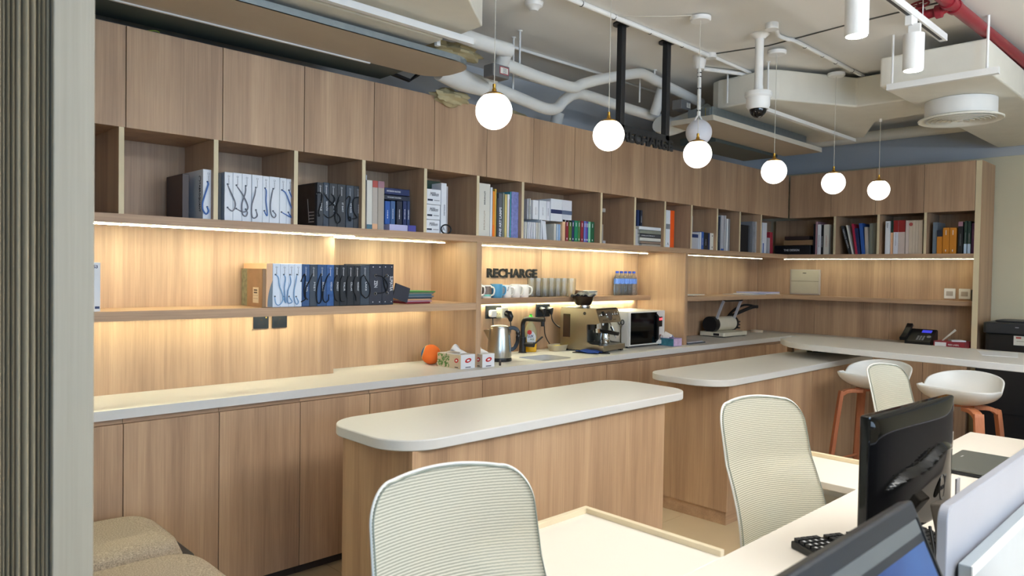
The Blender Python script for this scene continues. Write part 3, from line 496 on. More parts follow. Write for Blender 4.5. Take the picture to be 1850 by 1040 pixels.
# worktop with the sink opening
outer = [(-.4, -.1043), (6.82, -.1043), (6.82, -1.5885), (7.33, -1.5885), (7.33, YB+.02), (-.4, YB+.02)]
hx0, hx1, hy0, hy1 = 3.41, 3.715, -.035, .215
hole = rrect(hx0, hx1, hy0, hy1, .05, 6); hole.reverse()
i0 = min(range(len(hole)), key=lambda i: hole[i][1]*2+abs(hole[i][0]-3.5)); hole = hole[i0:]+hole[:i0+1]
keyx = hole[0][0]
poly = [outer[0], (keyx, -.1043)]+hole+[(keyx, -.1043)]+outer[1:]
wt = G().prism(poly, .8613, .90).build('worktop', STONE)
tag(wt, 'white quartz worktop running along the long wall and round the corner', 'worktop')
# sink
sk = thing('sink', 'undermounted steel sink bowl set into the white worktop beside the black tap', 'sink', (3.56, .09, .72))
g = G(); ri, ro = rrect(hx0-.004, hx1+.004, hy0-.004, hy1+.004, .052, 6), None
rings = [(0, .8608), (.0, .76), (.02, .735), (.1, .73)]
n = len(ri); cx, cy = 3.5625, .09
for d, z in rings: g.v += [(cx+(x-cx)*(1-d*3), cy+(y-cy)*(1-d*3), z) for x, y in ri]
for q in range(len(rings)-1): g.f += [(q*n+(i+1) % n, q*n+i, (q+1)*n+i, (q+1)*n+(i+1) % n) for i in range(n)]
g.f.append(tuple((len(rings)-1)*n+i for i in range(n)))
g.build('bowl', mat('sink_steel', '#8c8c8a', .35, metal=1), sk, smooth=50, solid=.0015)
G().lathe([(.0, .0), (.035, .0), (.035, .004), (.02, .004), (.018, .002), (0, .002)], (3.5625, .09, .7312)).build('drain', CHROME, sk, smooth=40)

# ================================================================ LED strips
WARM = (1.0, 1.0, .70)
LEDM = mat('led_diffuser', '#fff2d8', .4, emit=WARM, estr=96, var=0)
LEDL = mat('led_diffuser_low', '#fff2d8', .4, emit=WARM, estr=50, var=0)
LEDD = mat('led_diffuser_dim', '#fff2d8', .4, emit=WARM, estr=24, var=0)
def led(x0, x1, y, z, label, m=LEDM, axis='x'):
    if axis == 'x': t = box('light_strip', mat('alu_channel', '#c9c3b4', .4, metal=.6), x0, x1, y-.007, y+.007, z-.004, z); box('diffuser', m, x0+.001, x1-.001, y-.0045, y+.0045, z-.0065, z-.004, t)
    else: t = box('light_strip', mat('alu_channel', '#c9c3b4', .4, metal=.6), y-.007, y+.007, x0, x1, z-.004, z); box('diffuser', m, y-.0045, y+.0045, x0+.001, x1-.001, z-.007, z-.004, t)
    tag(t, label, 'light strip')
led(-.4, 2.06, .065, ZL, 'warm strip light under the cubby shelf in the left niche, nearest the column')
led(2.04, 2.80, .235, ZL, 'warm strip light set further back in the left niche, ending in a bright spot')
led(2.95, 5.03, .32, ZL, 'warm strip light above the mugs and the wall lettering')
led(5.16, 6.90, .26, ZL, 'warm strip light over the hole punch niche', LEDD)
led(-1.58, .10, 7.06, ZL, 'warm strip light on the end wall above the fuse box', LEDD, 'y')
led(-.4, 2.06, .19, ZMB, 'warm strip light hidden under the lower shelf of the left niche', LEDL)
led(2.08, 2.80, .36, ZMB, 'warm strip light under the lower shelf beside the ball', LEDL)
led(2.95, 5.05, .452, 1.255, 'warm strip light under the mug shelf', LEDL)

# ================================================================ islands and bar counter
def island(name, label, top, base, plinth, r):
    t = thing(name, label, 'counter', ((top[0]+top[1])/2, (top[2]+top[3])/2, 0))
    G().prism(rrect(*top, r, 10), .826, .866).build('countertop', STONE, t, bevel=.004, seg=2, smooth=40)
    return t
i1 = island('kitchen_island', 'free-standing kitchen island with rounded white top, nearest the mesh chairs', (1.47, 3.35, -1.195, -.655), None, None, [.15, .16, .18, .15])
box('end_panel', WV, 1.545, 1.563, -1.150, -.72, .08, .826, i1); box('end_panel', WV, 3.102, 3.12, -1.150, -.72, .08, .826, i1)
box('front_panel', WV, 1.545, 3.12, -1.168, -1.1505, .08, .826, i1); box('rear_panel', WV, 1.545, 3.12, -.7195, -.70, .08, .826, i1); box('plinth', WX, 1.575, 3.09, -1.15, -.73, 0, .08, i1)
i2 = island('kitchen_island', 'kitchen island with rounded white top running in under the bar counter', (3.71, 6.08, -1.125, -.605), None, None, [.03, .15, .20, .03])
box('end_panel', WV, 3.868, 3.886, -1.088, -.64, .08, .826, i2); box('front_panel', WV, 3.868, 5.0, -1.106, -1.0885, .08, .826, i2); box('front_panel', WV, 5.003, 6.05, -1.106, -1.0885, .08, .826, i2)
box('rear_panel', WV, 3.868, 6.05, -.6395, -.62, .08, .826, i2); box('end_panel', WV, 6.032, 6.05, -1.088, -.64, .08, .826, i2); box('plinth', WX, 3.876, 6.03, -1.098, -.65, 0, .08, i2)
bc = thing('bar_counter', 'raised white bar counter with a rounded end crossing above the second island', 'counter', (5.6, -2, 0))
G().prism([(5.56, -.60), (5.44, -.68), (5.34, -.77), (5.27, -.88), (5.225, -1.0), (5.20, -1.2), (5.07, -2.35), (5.0, -3.2), (5.92, -3.2), (5.95, -2.1), (5.98, -1.5), (6.03, -1.1), (6.04, -.9), (6.0, -.75), (5.90, -.64), (5.74, -.585)], .936, .98).build('countertop', STONE, bc, bevel=.004, seg=2, smooth=35)
G().box(5.68, 5.72, -.64, -.60, .866, .936).build('support_post', wood('dark_oak', 'z', '#5a4028', '#8a6848'), bc)
box('end_panel', WV, 5.25, 5.85, -3.18, -3.14, 0, .936, bc); box('support_panel', WV, 5.62, 5.64, -3.138, -2.9, 0, .936, bc)
rk = thing('wire_rack', 'dark wire rack with green glass bottoms tucked under the bar counter end', 'rack', (5.85, -.9, .866))
g = G()
for k in range(9): g.tube([(5.78+.02*k, -.72-.042*k, .8665), (5.78+.02*k, -.72-.042*k, .93)], .0025, 6)
for z in (.87, .90, .928): g.tube([(5.78, -.72, z), (5.94, -1.056, z)], .003, 6)
g.build('wire_frame', BLACKM, rk)
for k in range(7):
    G().lathe([(.0, 0), (.015, 0), (.017, .004), (.017, .05), (.012, .055), (0, .055)], (5.822+.02*k, -.725-.042*k, .8665), 14).build('glass_jar', mat('olive_glass', '#8f9a4a', .1, trans=.6), rk, smooth=40)
# ================================================================ boxes, books and binders on the shelves
def fprint(name, m, x0, x1, z0, z1, y, wall, parent, t=.0008):
    """a thin printed strip / applied label on a front face"""
    if wall: return box(name, m, y-t, y, x0, x1, z0, z1, parent)
    return box(name, m, x0, x1, y-t, y, z0, z1, parent)
def clip(items):
    rows = {}
    for i, t in enumerate(items):
        if t[9].get('h') or t[9].get('lean'): continue
        rows.setdefault((t[9].get('w', 'L'), round(t[4], 2)), []).append(i)
    out = [list(t) for t in items]
    for key, ids in rows.items():
        sgn = -1 if key[0] == 'B' else 1
        ids.sort(key=lambda i: sgn*out[i][0])
        for a, b in zip(ids, ids[1:]):
            if sgn*out[b][0] < sgn*out[a][1]+.0008:
                mid = (out[b][0]+out[a][1])/2
                if abs(out[b][0]-out[a][1]) < .02: out[a][1] = mid-sgn*.0005; out[b][0] = mid+sgn*.0005
    return out
TXT = mat('white_lettering', '#e9e9ec', .5); TXB = mat('dark_lettering', '#26262a', .5); TXG = mat('grey_lettering', '#77777c', .5)
def spine_print(P0, w, h, front, wall, seed, col, parent, z0):
    """illegible fine print on a spine: a column of tiny raised glyph strokes"""
    rnd = random.Random(seed); g = G(); z = z0+h*.25; xm = P0
    while z < z0+h*.62:
        L = rnd.uniform(.003, .007); a, b = xm-.0022, xm+.0022
        if wall: g.box(front-.0006, front, a, b, z, z+L)
        else: g.box(a, b, front-.0006, front, z, z+L)
        z += L+rnd.uniform(.0015, .004)
    if g.v: g.build('print', col, parent)
names_ = {'sample box': 'sample_box', 'magazine file': 'magazine_file', 'sample book': 'sample_book'}
for idx, (x0, x1, yf, dep, z0, z1, col, cat, label, k) in enumerate(clip(ITEMS)):
    wall = 'w' in k; sg = 1
    lo, hi = min(x0, x1), max(x0, x1); h = z1-z0; wd = hi-lo; front = yf
    m = P(col, .42)
    if col in ('bluespeck', 'skyphoto', 'stripe'):
        m = mat('print_'+col, PAL[col], .35, var=.55 if col != 'stripe' else .35, scale=60 if col != 'stripe' else 28)
    z0b = z0+.0006
    if k.get('lean'):
        ln = k['lean']; dx = math.tan(ln)*h*(-1 if wall else 1)
        if wall:
            ymid = (lo+hi)/2; w_ = min(wd, .03); yb_ = ymid-dx/2
            o = G().extr([(front, yb_-w_/2, z0b), (front, yb_+w_/2, z0b), (front, yb_+w_/2+dx, z1), (front, yb_-w_/2+dx, z1)], (dep, 0, 0)).build(names_.get(cat, cat), m, bevel=.001, seg=1)
        else:
            o = G().extr([(lo, front, z0b), (hi, front, z0b), (hi-dx, front, z1), (lo-dx, front, z1)] if False else [(lo+dx/2, front, z0b), (hi+dx/2, front, z0b), (hi-dx/2, front, z1), (lo-dx/2, front, z1)], (0, dep, 0)).build(names_.get(cat, cat), m, bevel=.001, seg=1)
        tag(o, label, cat)
        if k.get('spine'): 
            text('spine_lettering', k['spine'], (front-.0003, ymid+(-dx/2)+.006, z1-.02) if False else (front-.0004, yb_+.88*dx+.007, z0b+h*.88), (0, -dx, -h), (0, 1, 0) if False else (0, -h, dx), .011, TXT, o, width=h*.7)
        continue
    if wall: o = box(names_.get(cat, cat).replace(' ', '_'), m, front, front+dep, lo, hi, z0b, z1, bevel=.0012, seg=1)
    elif cat in ('book', 'folder', 'catalogue') and not k.get('h') and wd > .012:
        # hardback: cover with page block set in at the top
        o = G().box(lo, lo+.0025, front, front+dep, z0b, z1).box(hi-.0025, hi, front, front+dep, z0b, z1).box(lo, hi, front, front+.003, z0b, z1).build(names_.get(cat, cat), m, bevel=.0008, seg=1)
        box('pages', P('offwhite', .8), lo+.003, hi-.003, front+.004, front+dep-.004, z0b+.003, z1-.004, o)
    elif k.get('h') and cat in ('book', 'catalogue'):
        o = G().box(lo, hi, front, front+dep, z0b, z0b+.002).box(lo, hi, front, front+dep, z1-.002, z1).box(lo, hi, front, front+.002, z0b, z1).build(names_.get(cat, cat), m, bevel=.0006, seg=1)
        box('pages', P('offwhite', .8), lo+.003, hi-.003, front+.003, front+dep-.003, z0b+.0025, z1-.0025, o)
    else: o = box(names_.get(cat, cat).replace(' ', '_'), m, lo, hi, front, front+dep, z0b, z1, bevel=.0012, seg=1)
    tag(o, label, cat)
    for bk in ('band', 'band2'):
        if bk in k:
            c, a, b = k[bk]; fprint('label_band', P(c), lo+.0003, hi-.0003, z0b+h*a+.0004, z0b+h*b-.0004, front, wall, o)
    if 'hband' in k: c, a, b = k['hband']; fprint('label_band', P(c), lo, hi, z0b+h*a, z0b+h*b, front, wall, o)
    if 'vline' in k: fprint('label_line', P(k['vline']), hi-.004, hi-.002, z0b+.01, z1-.03, front, wall, o)
    if 'foot' in k: text('lettering', k['foot'], ((lo+hi)/2-.010, front-.0003, z0b+h*.06), (1,0,0), (0,0,1), .022, TXG, o)
    if k.get('dots'):
        for z in (.17, .83): G().lathe([(.006, 0), (.006, .001)], ((lo+hi)/2-.012, front, z0b+h*z), 12, (0,-1,0)).build('label_dot', TXB, o)
    if k.get('dot'): G().lathe([(.016, 0), (.016, .001)], (front, (lo+hi)/2, z0b+h*.88), 14, (-1,0,0)).build('label_dot', P('redmute'), o)
    if 'blob' in k: fprint('label_patch', P(k['blob']), lo+.01, lo+.028, z0b+.003, z0b+h*.33, front, wall, o)
    if 'vprint' in k: spine_print((lo+hi)/2, wd, h, front, wall, idx, P(k['vprint']), o, z0b)
    if 'vdash' in k:
        c = (lo+hi)/2; fprint('print', P(k['vdash']), c-.003, c+.003, z0b+h*.08, z0b+h*.16, front, wall, o); fprint('print', P(k['vdash']), c-.0025, c+.0025, z0b+h*.72, z0b+h*.9, front, wall, o)
    if 'script' in k:
        text('script_lettering', k['script'], (lo+.022, front-.0003, z0b+h*.55), (1,0,0), (0,0,1), h*.26, TXG, o, width=wd*.62, shear=.35)
        fprint('print', P('ink'), lo+.006, lo+wd*.42, z0b+h*.22, z0b+h*.34, front, wall, o); fprint('print', P('grey'), lo+wd*.52, lo+wd*.92, z0b+h*.25, z0b+h*.30, front, wall, o)
    if 'spinetop' in k: text('spine_lettering', k['spinetop'], (front-.0003, (lo+hi)/2-.006, z1-.03), (0,0,-1), (0,-1,0) if False else (0,-1,0), .012, TXB, o) if False else text('spine_lettering', k['spinetop'], (front-.0003, (lo+hi)/2+.006, z1-.02), (0,0,-1), (0,-1,0), .012, TXB, o)
    if 'spine' in k:
        s = k['spine']; mt = {'white': TXT, 'black': TXB, 'grey': TXG, 'mauve': P('mauve')}.get(k.get('spinecol', 'white'), TXT)
        if k.get('h'):
            if wall: text('spine_lettering', s, (front-.0003, hi-.10, z0b+h*.38), (0,-1,0), (0,0,1), h*.22, mt, o)
            else: text('spine_lettering', s, (lo+wd*.08, front-.0003, z0b+h*.38), (1,0,0), (0,0,1), h*.25, mt, o, width=wd*.55)
        else:
            cap = min(wd*.6, .020) if k.get('big') else min(wd*.3, .009)
            c = lo+wd*(k.get('sx', .5) if k.get('big') else .62)
            if s == 'FINE ART LAMPS': text('spine_lettering', s, ((lo+hi)/2+cap*.5, front-.0003, z0b+.006), (0,0,1), (-1,0,0), cap, mt, o, width=h*.66, bold=.02)
            elif s == 'SORIANUM': text('spine_lettering', s, (c-.005, front-.0003, z0b+h*.60), (0,0,1), (-1,0,0), .009, mt, o, width=h*.25); text('spine_lettering', s, (c-.005, front-.0003, z0b+h*.12), (0,0,1), (-1,0,0), .010, P('beige'), o, width=h*.36)
            elif wall: text('spine_lettering', s, (front-.0003, (lo+hi)/2+cap/2, z1-h*.2), (0,0,-1), (0,-1,0), cap, mt, o, width=h*.3)
            else: text('spine_lettering', s, (c-cap/2, front-.0003, z1-h*(.42 if not k.get('big') else .40 if s == 'ZEN' else .30)), (0,0,-1), (1,0,0), cap, mt, o, width=h*(.22 if not k.get('big') else .17 if s == 'ZEN' else .36))
    if 'side' in k:   # lettering on the left flank of the big box
        text('side_lettering', k['side'], (lo-.0003, front+.045, z1-.055), (0,0,-1), (0,-1,0) if False else (0,1,0) if False else (0,-1,0), .017, TXB, o, width=h*.6)
        pts = [(lo-.0008, front+.036+.010*math.cos(a), z1-.04+.012*math.sin(a)) for a in [math.radians(10*i) for i in range(4, 33)]]
        G().tube(pts, .0012, 6).build('round_mark', TXB, o)
    if k.get('sphoto'):
        box('photo_print', mat('dark_photo_print', '#3b342e', .4, var=.6, scale=22), lo-.0007, lo, front+.02, front+dep-.004, z0b+.004, z1-.004, o)
        g = G(); ym = front+.075
        for q in range(4): g.box(lo-.0016, lo-.0007, front+.03, front+.085, z0b+.02+.016*q, z0b+.026+.016*q)
        g.obox((lo-.0012, front+.088, z0b+.085), (.0005,0,0), (0,.003,0), (0,.008,.055)); g.build('photo_print', P('greige'), o)
    if 'curve' in k:
        pts = [(hi-.0004, front-.0006, z0b+.002)]+[(lo+wd*(.2+.8*t**2.2), front-.0006, z0b+.002+h*.60*t) for t in [q/10 for q in range(11)]]
        G().extr(pts, (0, .0006, 0)).build('print', P('greyblue'), o)
    if 'cord' in k:
        cm = mat('cord_'+k['cord'], PAL[k['cord']], .7, bump=.3, bscale=900); r = .0036 if 'biggest' in label else .0027
        pts = [(a, b-.001*min(i, 4) if i < len(k['pts'])-1 else b, c) for i, (a, b, c) in enumerate(k['pts'])]
        y_ = lambda i: front+.002 if i in (0, len(k['pts'])-1) else front-.006
        pts = [(p[0], y_(i), p[2]) for i, p in enumerate(k['pts'])]
        G().tube(smoothpath(pts, 5), r, 7).build('cord', cm, o, smooth=60)
        for p in (pts[0], pts[-1]): G().lathe([(.0042, 0), (.0042, .001)], (p[0], front, p[2]), 12, (0,-1,0)).build('eyelet', P('slate') if k['cord'] != 'cordblack' else BLACKP, o)
        # logo ring and small print at the spine head (or foot)
        zc = z1-.018; xc = (lo+hi)/2; lm = TXT if k['cord'] == 'cordblack' else TXG
        if wd > .022 and not k.get('big'):
            G().tube([(xc+.0035*math.cos(math.radians(a)), front-.0006, zc+.0045*math.sin(math.radians(a))) for a in range(100, 430, 22)], .0007, 5).build('logo_ring', lm, o)
            g = G(); rnd = random.Random(idx); z = zc-.008
            while z > zc-.038: L = rnd.uniform(.002, .004); g.box(xc-.0014, xc+.0014, front-.0006, front, z-L, z); z -= L+.0012
            g.build('print', lm, o)
        if k.get('rings'):
            for a, b, c in k['rings']: G().tube([(a+.008*math.cos(math.radians(t)), front-.001, c+.008*math.sin(math.radians(t))) for t in range(0, 360, 20)], .0013, 6, closed=True).build('eyelet', CHROME, o)
            for z in (.07, .93):
                for f_ in (.28, .82): G().lathe([(.0028, 0), (.0028, .0008)], (lo+wd*f_, front, z0b+h*z), 10, (0,-1,0)).build('rivet', TXT, o)
            text('print', 'HOT LINE', (xc-.01, front-.0003, z0b+h*.28), (0,0,-1), (1,0,0), .007, TXG, o, width=h*.15) if False else None
# things lying among the books
t = thing('tape_roll', 'black round tape ring lying against the white binders in its cubby', 'tape', (2.645, .03, ZS))
pts = [(2.645+.036*math.cos(math.radians(a)), .028, ZS+.0005+.026+.026*math.sin(math.radians(a))) for a in range(0, 360, 15)]
G().tube(pts, .0045, 8, closed=True).build('ring', BLACKP, t, smooth=60)
# photo box (brown) left of the corded row on the lower shelf
pb = box('photo_box', P('kraft'), 1.543, 1.561, .035, .27, ZM+.0006, ZM+.185, bevel=.001, seg=1); tag(pb, 'box printed with brown rustic photos at the left end of the lower shelf row', 'box')
box('photo_print', mat('rustic_photo', '#8c6a4e', .45, var=.35, scale=16), 1.5422, 1.543, .04, .19, ZM+.003, ZM+.183, pb)
box('photo_print', mat('foliage_photo', '#7a7a62', .45, var=.7, scale=55), 1.5422, 1.543, .205, .265, ZM+.003, ZM+.183, pb)
g = box('caption_label', P('beige'), 1.5414, 1.5422, .075, .135, ZM+.02, ZM+.095, pb)
for z in (.078, .066): box('print', P('darkbrown'), 1.5409, 1.5414, .088, .124, ZM+z, ZM+z+.007, pb)
for z in (.04, .055): box('print', P('brown'), 1.5409, 1.5414, .080, .130, ZM+z, ZM+z+.002, pb)
# white spine far left, lettered 53
wb = box('binder', P('white'), .790, .848, .02, .24, ZM+.0006, ZM+.200, bevel=.001, seg=1); tag(wb, 'white binder numbered in dark blue, half hidden by the fluted column', 'binder')
text('spine_lettering', '53', (.822, .0197, ZM+.176), (1,0,0), (0,0,1), .013, P('navy'), wb, bold=.02); box('print', P('navy'), .828, .845, .0193, .02, ZM+.012, ZM+.022, wb)
# stack of cloth swatches with its dark cover
sw = thing('swatch_stack', 'fan of striped cloth swatches with a dark slanted cover beside the dark boxes', 'swatches', (2.48, .1, ZM))
for i, c in enumerate(('maroon', 'pink', 'peach', 'slate', 'greyblue', 'teal', 'greygreen', 'olive2')):
    off = .006*math.sin(i*2.1); z = ZM+.0008+.0088*i
    box('swatch', mat('cloth_'+c, PAL[c], .9, bump=.4, bscale=600), 2.40+off, 2.570+off+.004*i, .07-off, .25, z, z+.0082, sw, bevel=.002, seg=2)
G().obox((2.352, .05, ZM+.062), (.048, 0, -.015), (0, .004, 0), (.010, 0, .040)).build('cover', P('ink2'), sw)
# ================================================================ ceiling services
def pendant(name, label, x, y, zc, r, mg, ztop=CZ):
    t = thing(name, label, 'pendant lamp', (x, y, zc), 'globe pendants in a row')
    G().sphere((x, y, zc), r, 36, 20).build('globe', mg, t, smooth=80)
    G().lathe([(.0, r+.016), (.008, r+.016), (.011, r+.004), (.034, r-.0045), (.044, r-.011), (.044, r-.014), (0, r-.014)], (x, y, zc), 24).build('cap', BRASS, t, smooth=40)
    G().lathe([(.004, r+.014), (.007, r+.02), (.007, r+.034), (.003, r+.036), (0, r+.036)], (x, y, zc), 14).build('ferrule', BRASS, t, smooth=40)
    G().tube([(x, y, zc+r+.03), (x, y, ztop-.02)], .0016, 6).build('cord', mat('clear_cord', '#c9c4b6', .4), t)
    cr = .056 if ztop == CZ else .010
    G().lathe([(.0, -.022), (cr*.9, -.022), (cr, -.016), (cr, 0), (0, 0)], (x, y, ztop), 28).build('canopy', WHITEPL, t, smooth=40)
    return t
GLOBE = mat('lit_opal_glass', '#fff8ee', .3, emit=(1.0, .94, .85), estr=2.3, var=0)
RP = .076
pl = pendant('globe_pendant', 'lit globe pendant nearest the camera, first in the row', 2.03, -1.04, 2.136, RP, GLOBE)
for (x, y, zc, l) in ((2.765, -1.055, 2.139, 'second lit globe pendant, hanging in front of the black sign post'), (3.458, -1.115, 2.128, 'third lit globe pendant, overlapping the white ceiling speaker ball'), (4.27, -1.150, 2.118, 'fourth lit globe pendant, below the dome camera'), (4.97, -1.227, 2.109, 'fifth lit globe pendant in front of the end wall cabinets')):
    copytree(pl, (x, y, zc), label=l)
pendant('globe_pendant', 'last lit globe pendant, farthest from the camera', 5.66, -1.275, 2.120, RP, GLOBE, ztop=2.64)
# hanging sign
sg = thing('hanging_sign', 'black hanging sign spelling RECHARGE between two ceiling posts', 'sign', (3.48, -.735, 2.25))
for x in (3.265, 3.706):
    p_ = box('post', BLACKM, x-.018, x+.018, -.753, -.717, 2.270, CZ, sg, bevel=.001, seg=1); G().lathe([(0, -.010), (.05, -.010), (.05, 0), (0, 0)], (x, -.735, CZ), 24).build('flange', BLACKM, p_)
box('rail', BLACKM, 3.247, 3.724, -.753, -.717, 2.270, 2.306, sg)
text('lettering', 'RECHARGE', (3.275, -.742, 2.217), (1,0,0), (0,0,1), .064, BLACKM, sg, width=.49, depth=.012, bold=.03)
# wall lettering
tg = text('wall_lettering', 'RECHARGE', (3.363, YB-.0003, 1.431), (1,0,0), (0,0,1), .0655, BLACKM, width=.497, depth=.008, bold=.035); tag(tg, 'black raised letters spelling RECHARGE on the oak niche wall above the mugs', 'lettering')
# speaker ball on a stem
sp = thing('ceiling_speaker', 'unlit white ball speaker on a thin conduit stem behind the third globe', 'speaker', (4.09, -.723, CZ))
G().lathe([(0, -.085), (.030, -.085), (.045, -.01), (.045, 0), (0, 0)], (4.09, -.723, CZ), 24).build('ceiling_cup', WHITEPL, sp, smooth=40)
G().tube([(4.09, -.723, CZ-.08), (4.094, -.723, 2.49)], .012, 10).build('stem', WHITEPL, sp, smooth=60)
for z in (2.76, 2.735, 2.66, 2.52): G().lathe([(.0135, 0), (.0135, .006)], (4.092, -.723, z), 12).build('cable_tie', BLACKP, sp)
G().tube(smoothpath([(4.094,-.723,2.50),(4.07,-.723,2.48),(4.05,-.723,2.455)], 4), .006, 7).build('yoke', WHITEPL, sp); G().tube(smoothpath([(4.094,-.723,2.50),(4.118,-.723,2.48),(4.138,-.723,2.455)], 4), .006, 7).build('yoke', WHITEPL, sp)
G().sphere((4.098, -.723, 2.385), .0825, 36, 20).build('ball_shell', mat('speaker_shell', '#dcdbe0', .5), sp, smooth=80)
# dome camera
dc = thing('dome_camera', 'white dome security camera hanging from a thick ceiling pole', 'camera', (3.945, -1.205, CZ))
G().lathe([(0, -.03), (.028, -.03), (.055, -.006), (.055, 0), (0, 0)], (3.945, -1.205, CZ), 24).build('flange', WHITEPL, dc, smooth=40)
G().lathe([(.024, 0), (.024, .32)], (3.945, -1.205, 2.54), 20).build('pole', WHITEPL, dc, smooth=40)
G().lathe([(0, .0), (.026, .0), (.026, .035), (0, .035)], (3.945, -1.205, 2.535), 20).build('collar', WHITEPL, dc, smooth=40)
G().lathe([(.03, .105), (.072, .10), (.076, .094), (.076, .075), (.066, .065), (.066, .02), (.056, .0), (0, 0)], (3.945, -1.205, 2.435), 32).build('housing', WHITEPL, dc, smooth=40)
G().lathe([(.048*math.cos(a), -.050*math.sin(a)) for a in [math.radians(q*9) for q in range(0, 11)]], (3.945, -1.205, 2.437), 28).build('dome', mat('smoked_dome', '#0c0c0e', .05), dc, smooth=80)
# conduits on the slab
def conduit(path, label, r=.012, clips=(), m=WHITEPL):
    t = G().tube(smoothpath(path, 5) if len(path) > 2 else path, r, 10).build('conduit', m, smooth=60); tag(t, label, 'conduit')
    for c in clips:
        u = (Vector(path[-1])-Vector(path[0])).normalized()
        G().lathe([(r+.0018, 0), (r+.0018, .006)], c, 12, axis=u).build('cable_tie', BLACKP, t)
    return t
conduit([(1.6, -.79, CZ-.014), (4.06, -.795, CZ-.014)], 'white conduit run along the slab past both black sign posts', .014, [(x, -.791, CZ-.014) for x in (2.85, 3.12, 3.45, 3.78)])
conduit([(4.13, -.80, CZ-.013), (4.62, -.79, CZ-.013)], 'thinner white conduit continuing past the speaker cup towards the duct', .011)
jb = G().lathe([(0, -.03), (.034, -.03), (.034, 0), (0, 0)], (4.095, -.80, CZ), 18).build('junction_box', WHITEPL, smooth=40); tag(jb, 'round white conduit box on the slab behind the speaker cup', 'conduit box')
conduit([(3.86, -1.33, CZ-.013), (3.93, -1.315, CZ-.013), (4.02, -1.285, CZ-.013), (4.12, -1.295, CZ-.013), (4.24, -1.312, CZ-.013), (5.3, -1.31, CZ-.013)], 'white conduit swinging away from the dome camera pole', .012, [(x, -1.31, CZ-.013) for x in (4.3, 4.55, 4.75, 5.02, 5.22)])
jb = G().lathe([(0, -.034), (.036, -.034), (.036, 0), (0, 0)], (3.83, -1.335, CZ), 18).build('junction_box', WHITEPL, smooth=40); tag(jb, 'round white conduit box beside the dome camera flange', 'conduit box')
conduit([(2.6, .0, CZ-.011), (4.05, -.02, CZ-.011)], 'slim white pipe on the slab above the lagged pipes', .010)
conduit([(4.17, -.01, CZ-.011), (4.75, .0, CZ-.011)], 'slim pipe on the slab seen between the two sign posts', .008)
conduit([(4.3, -.62, CZ-.02), (5.0, -.95, CZ-.02)], 'short white pipe just above the right cream duct', .014)
wr = G().tube([(4.10, -.82, CZ-.004), (4.175, -1.144, CZ-.004), (4.12, -1.633, CZ-.004), (4.10, -2.077, CZ-.004), (4.08, -2.5, CZ-.004)], .004, 6).build('surface_cable', mat('grey_cable', '#55534c', .6)); tag(wr, 'thin dark cable stapled straight across the slab', 'cable')
wr = G().tube(smoothpath([(3.41, -1.10, CZ-.006), (3.30, -1.02, CZ-.02), (3.20, -.92, CZ-.022), (3.14, -.80, CZ-.006)], 5), .002, 6).build('surface_cable', mat('clear_cord', '#c9c4b6', .4)); tag(wr, 'thin pale flex looping from the third pendant canopy to the conduit', 'cable')
# smoke detector at the top edge
sd = G().lathe([(0, -.045), (.02, -.045), (.03, -.03), (.045, -.022), (.05, 0), (0, 0)], (2.70, -.60, CZ), 24).build('smoke_detector', WHITEPL, smooth=40); tag(sd, 'small white detector on the slab at the top edge', 'detector')
# lagged pipes
LAG = mat('painted_pipe_lagging', '#d9d8d2', .75, bump=.6, bscale=28)
def pipe(paths, label, r):
    t = G().tube(smoothpath(paths[0], 5), r, 14).build('lagged_pipe', LAG, smooth=70); tag(t, label, 'pipe')
    for p in paths[1:]: G().tube(smoothpath(p, 5), r, 14).build('branch', LAG, t, smooth=70)
    return t
pa = pipe([[(2.42, -.1, 2.60), (2.60, -.1, 2.575), (2.788, -.1, 2.562), (3.103, -.1, 2.525), (3.323, -.1, 2.502), (3.43, -.1, 2.522), (3.50, -.1, 2.585), (3.60, -.1, 2.642), (3.72, -.1, 2.655), (4.08, -.1, 2.645), (4.62, -.1, 2.635), (4.95, -.1, 2.63)]], 'lower white lagged pipe with a goose-neck bend', .036)
pb_ = pipe([[(2.78, -.3, 2.628), (3.0, -.3, 2.612), (3.18, -.3, 2.605), (3.355, -.3, 2.605), (3.442, -.3, 2.642), (3.646, -.3, 2.715), (3.995, -.3, 2.818), (4.089, -.3, 2.828), (4.219, -.3, 2.815), (4.374, -.3, 2.80), (4.639, -.3, 2.775), (4.80, -.3, 2.76)]], 'upper white lagged pipe climbing to the slab and down again', .034)
pc = pipe([[(2.30, -.36, 2.695), (2.434, -.36, 2.685), (2.60, -.36, 2.682), (2.76, -.36, 2.684)], [(2.74, -.35, 2.68), (2.752, -.30, 2.62), (2.757, -.22, 2.56)]], 'white lagged pipe turning down above the first pendant', .040)
pd = pipe([[(4.35, -.27, 2.80), (4.345, -.25, 2.74), (4.345, -.23, 2.68), (4.352, -.2, 2.62)]], 'upright white lagged pipe between the two sign posts', .038)
pe = pipe([[(3.88, .30, 2.62), (3.87, .32, 2.50), (3.90, .33, 2.43), (4.05, .33, 2.42), (4.3, .33, 2.45)]], 'pale lagged pipe bending near the wall behind the globes', .045)
vb = G().tube([(2.43, -.16, 2.545), (2.52, -.16, 2.54), (2.60, -.15, 2.53), (2.78, -.13, 2.52)], [.05, .062, .06, .045], 16).build('lagged_valve', LAG, smooth=60); tag(vb, 'white wrapped valve at the end of the left drip tray', 'valve')
vc = G().tube(smoothpath([(4.42, -.2, 2.56), (4.50, -.2, 2.545), (4.62, -.22, 2.58), (4.78, -.3, 2.66), (4.85, -.34, 2.70)], 4), .062, 16).build('lagged_valve', LAG, smooth=60); tag(vc, 'white wrapped valve beside the right sign post', 'valve')
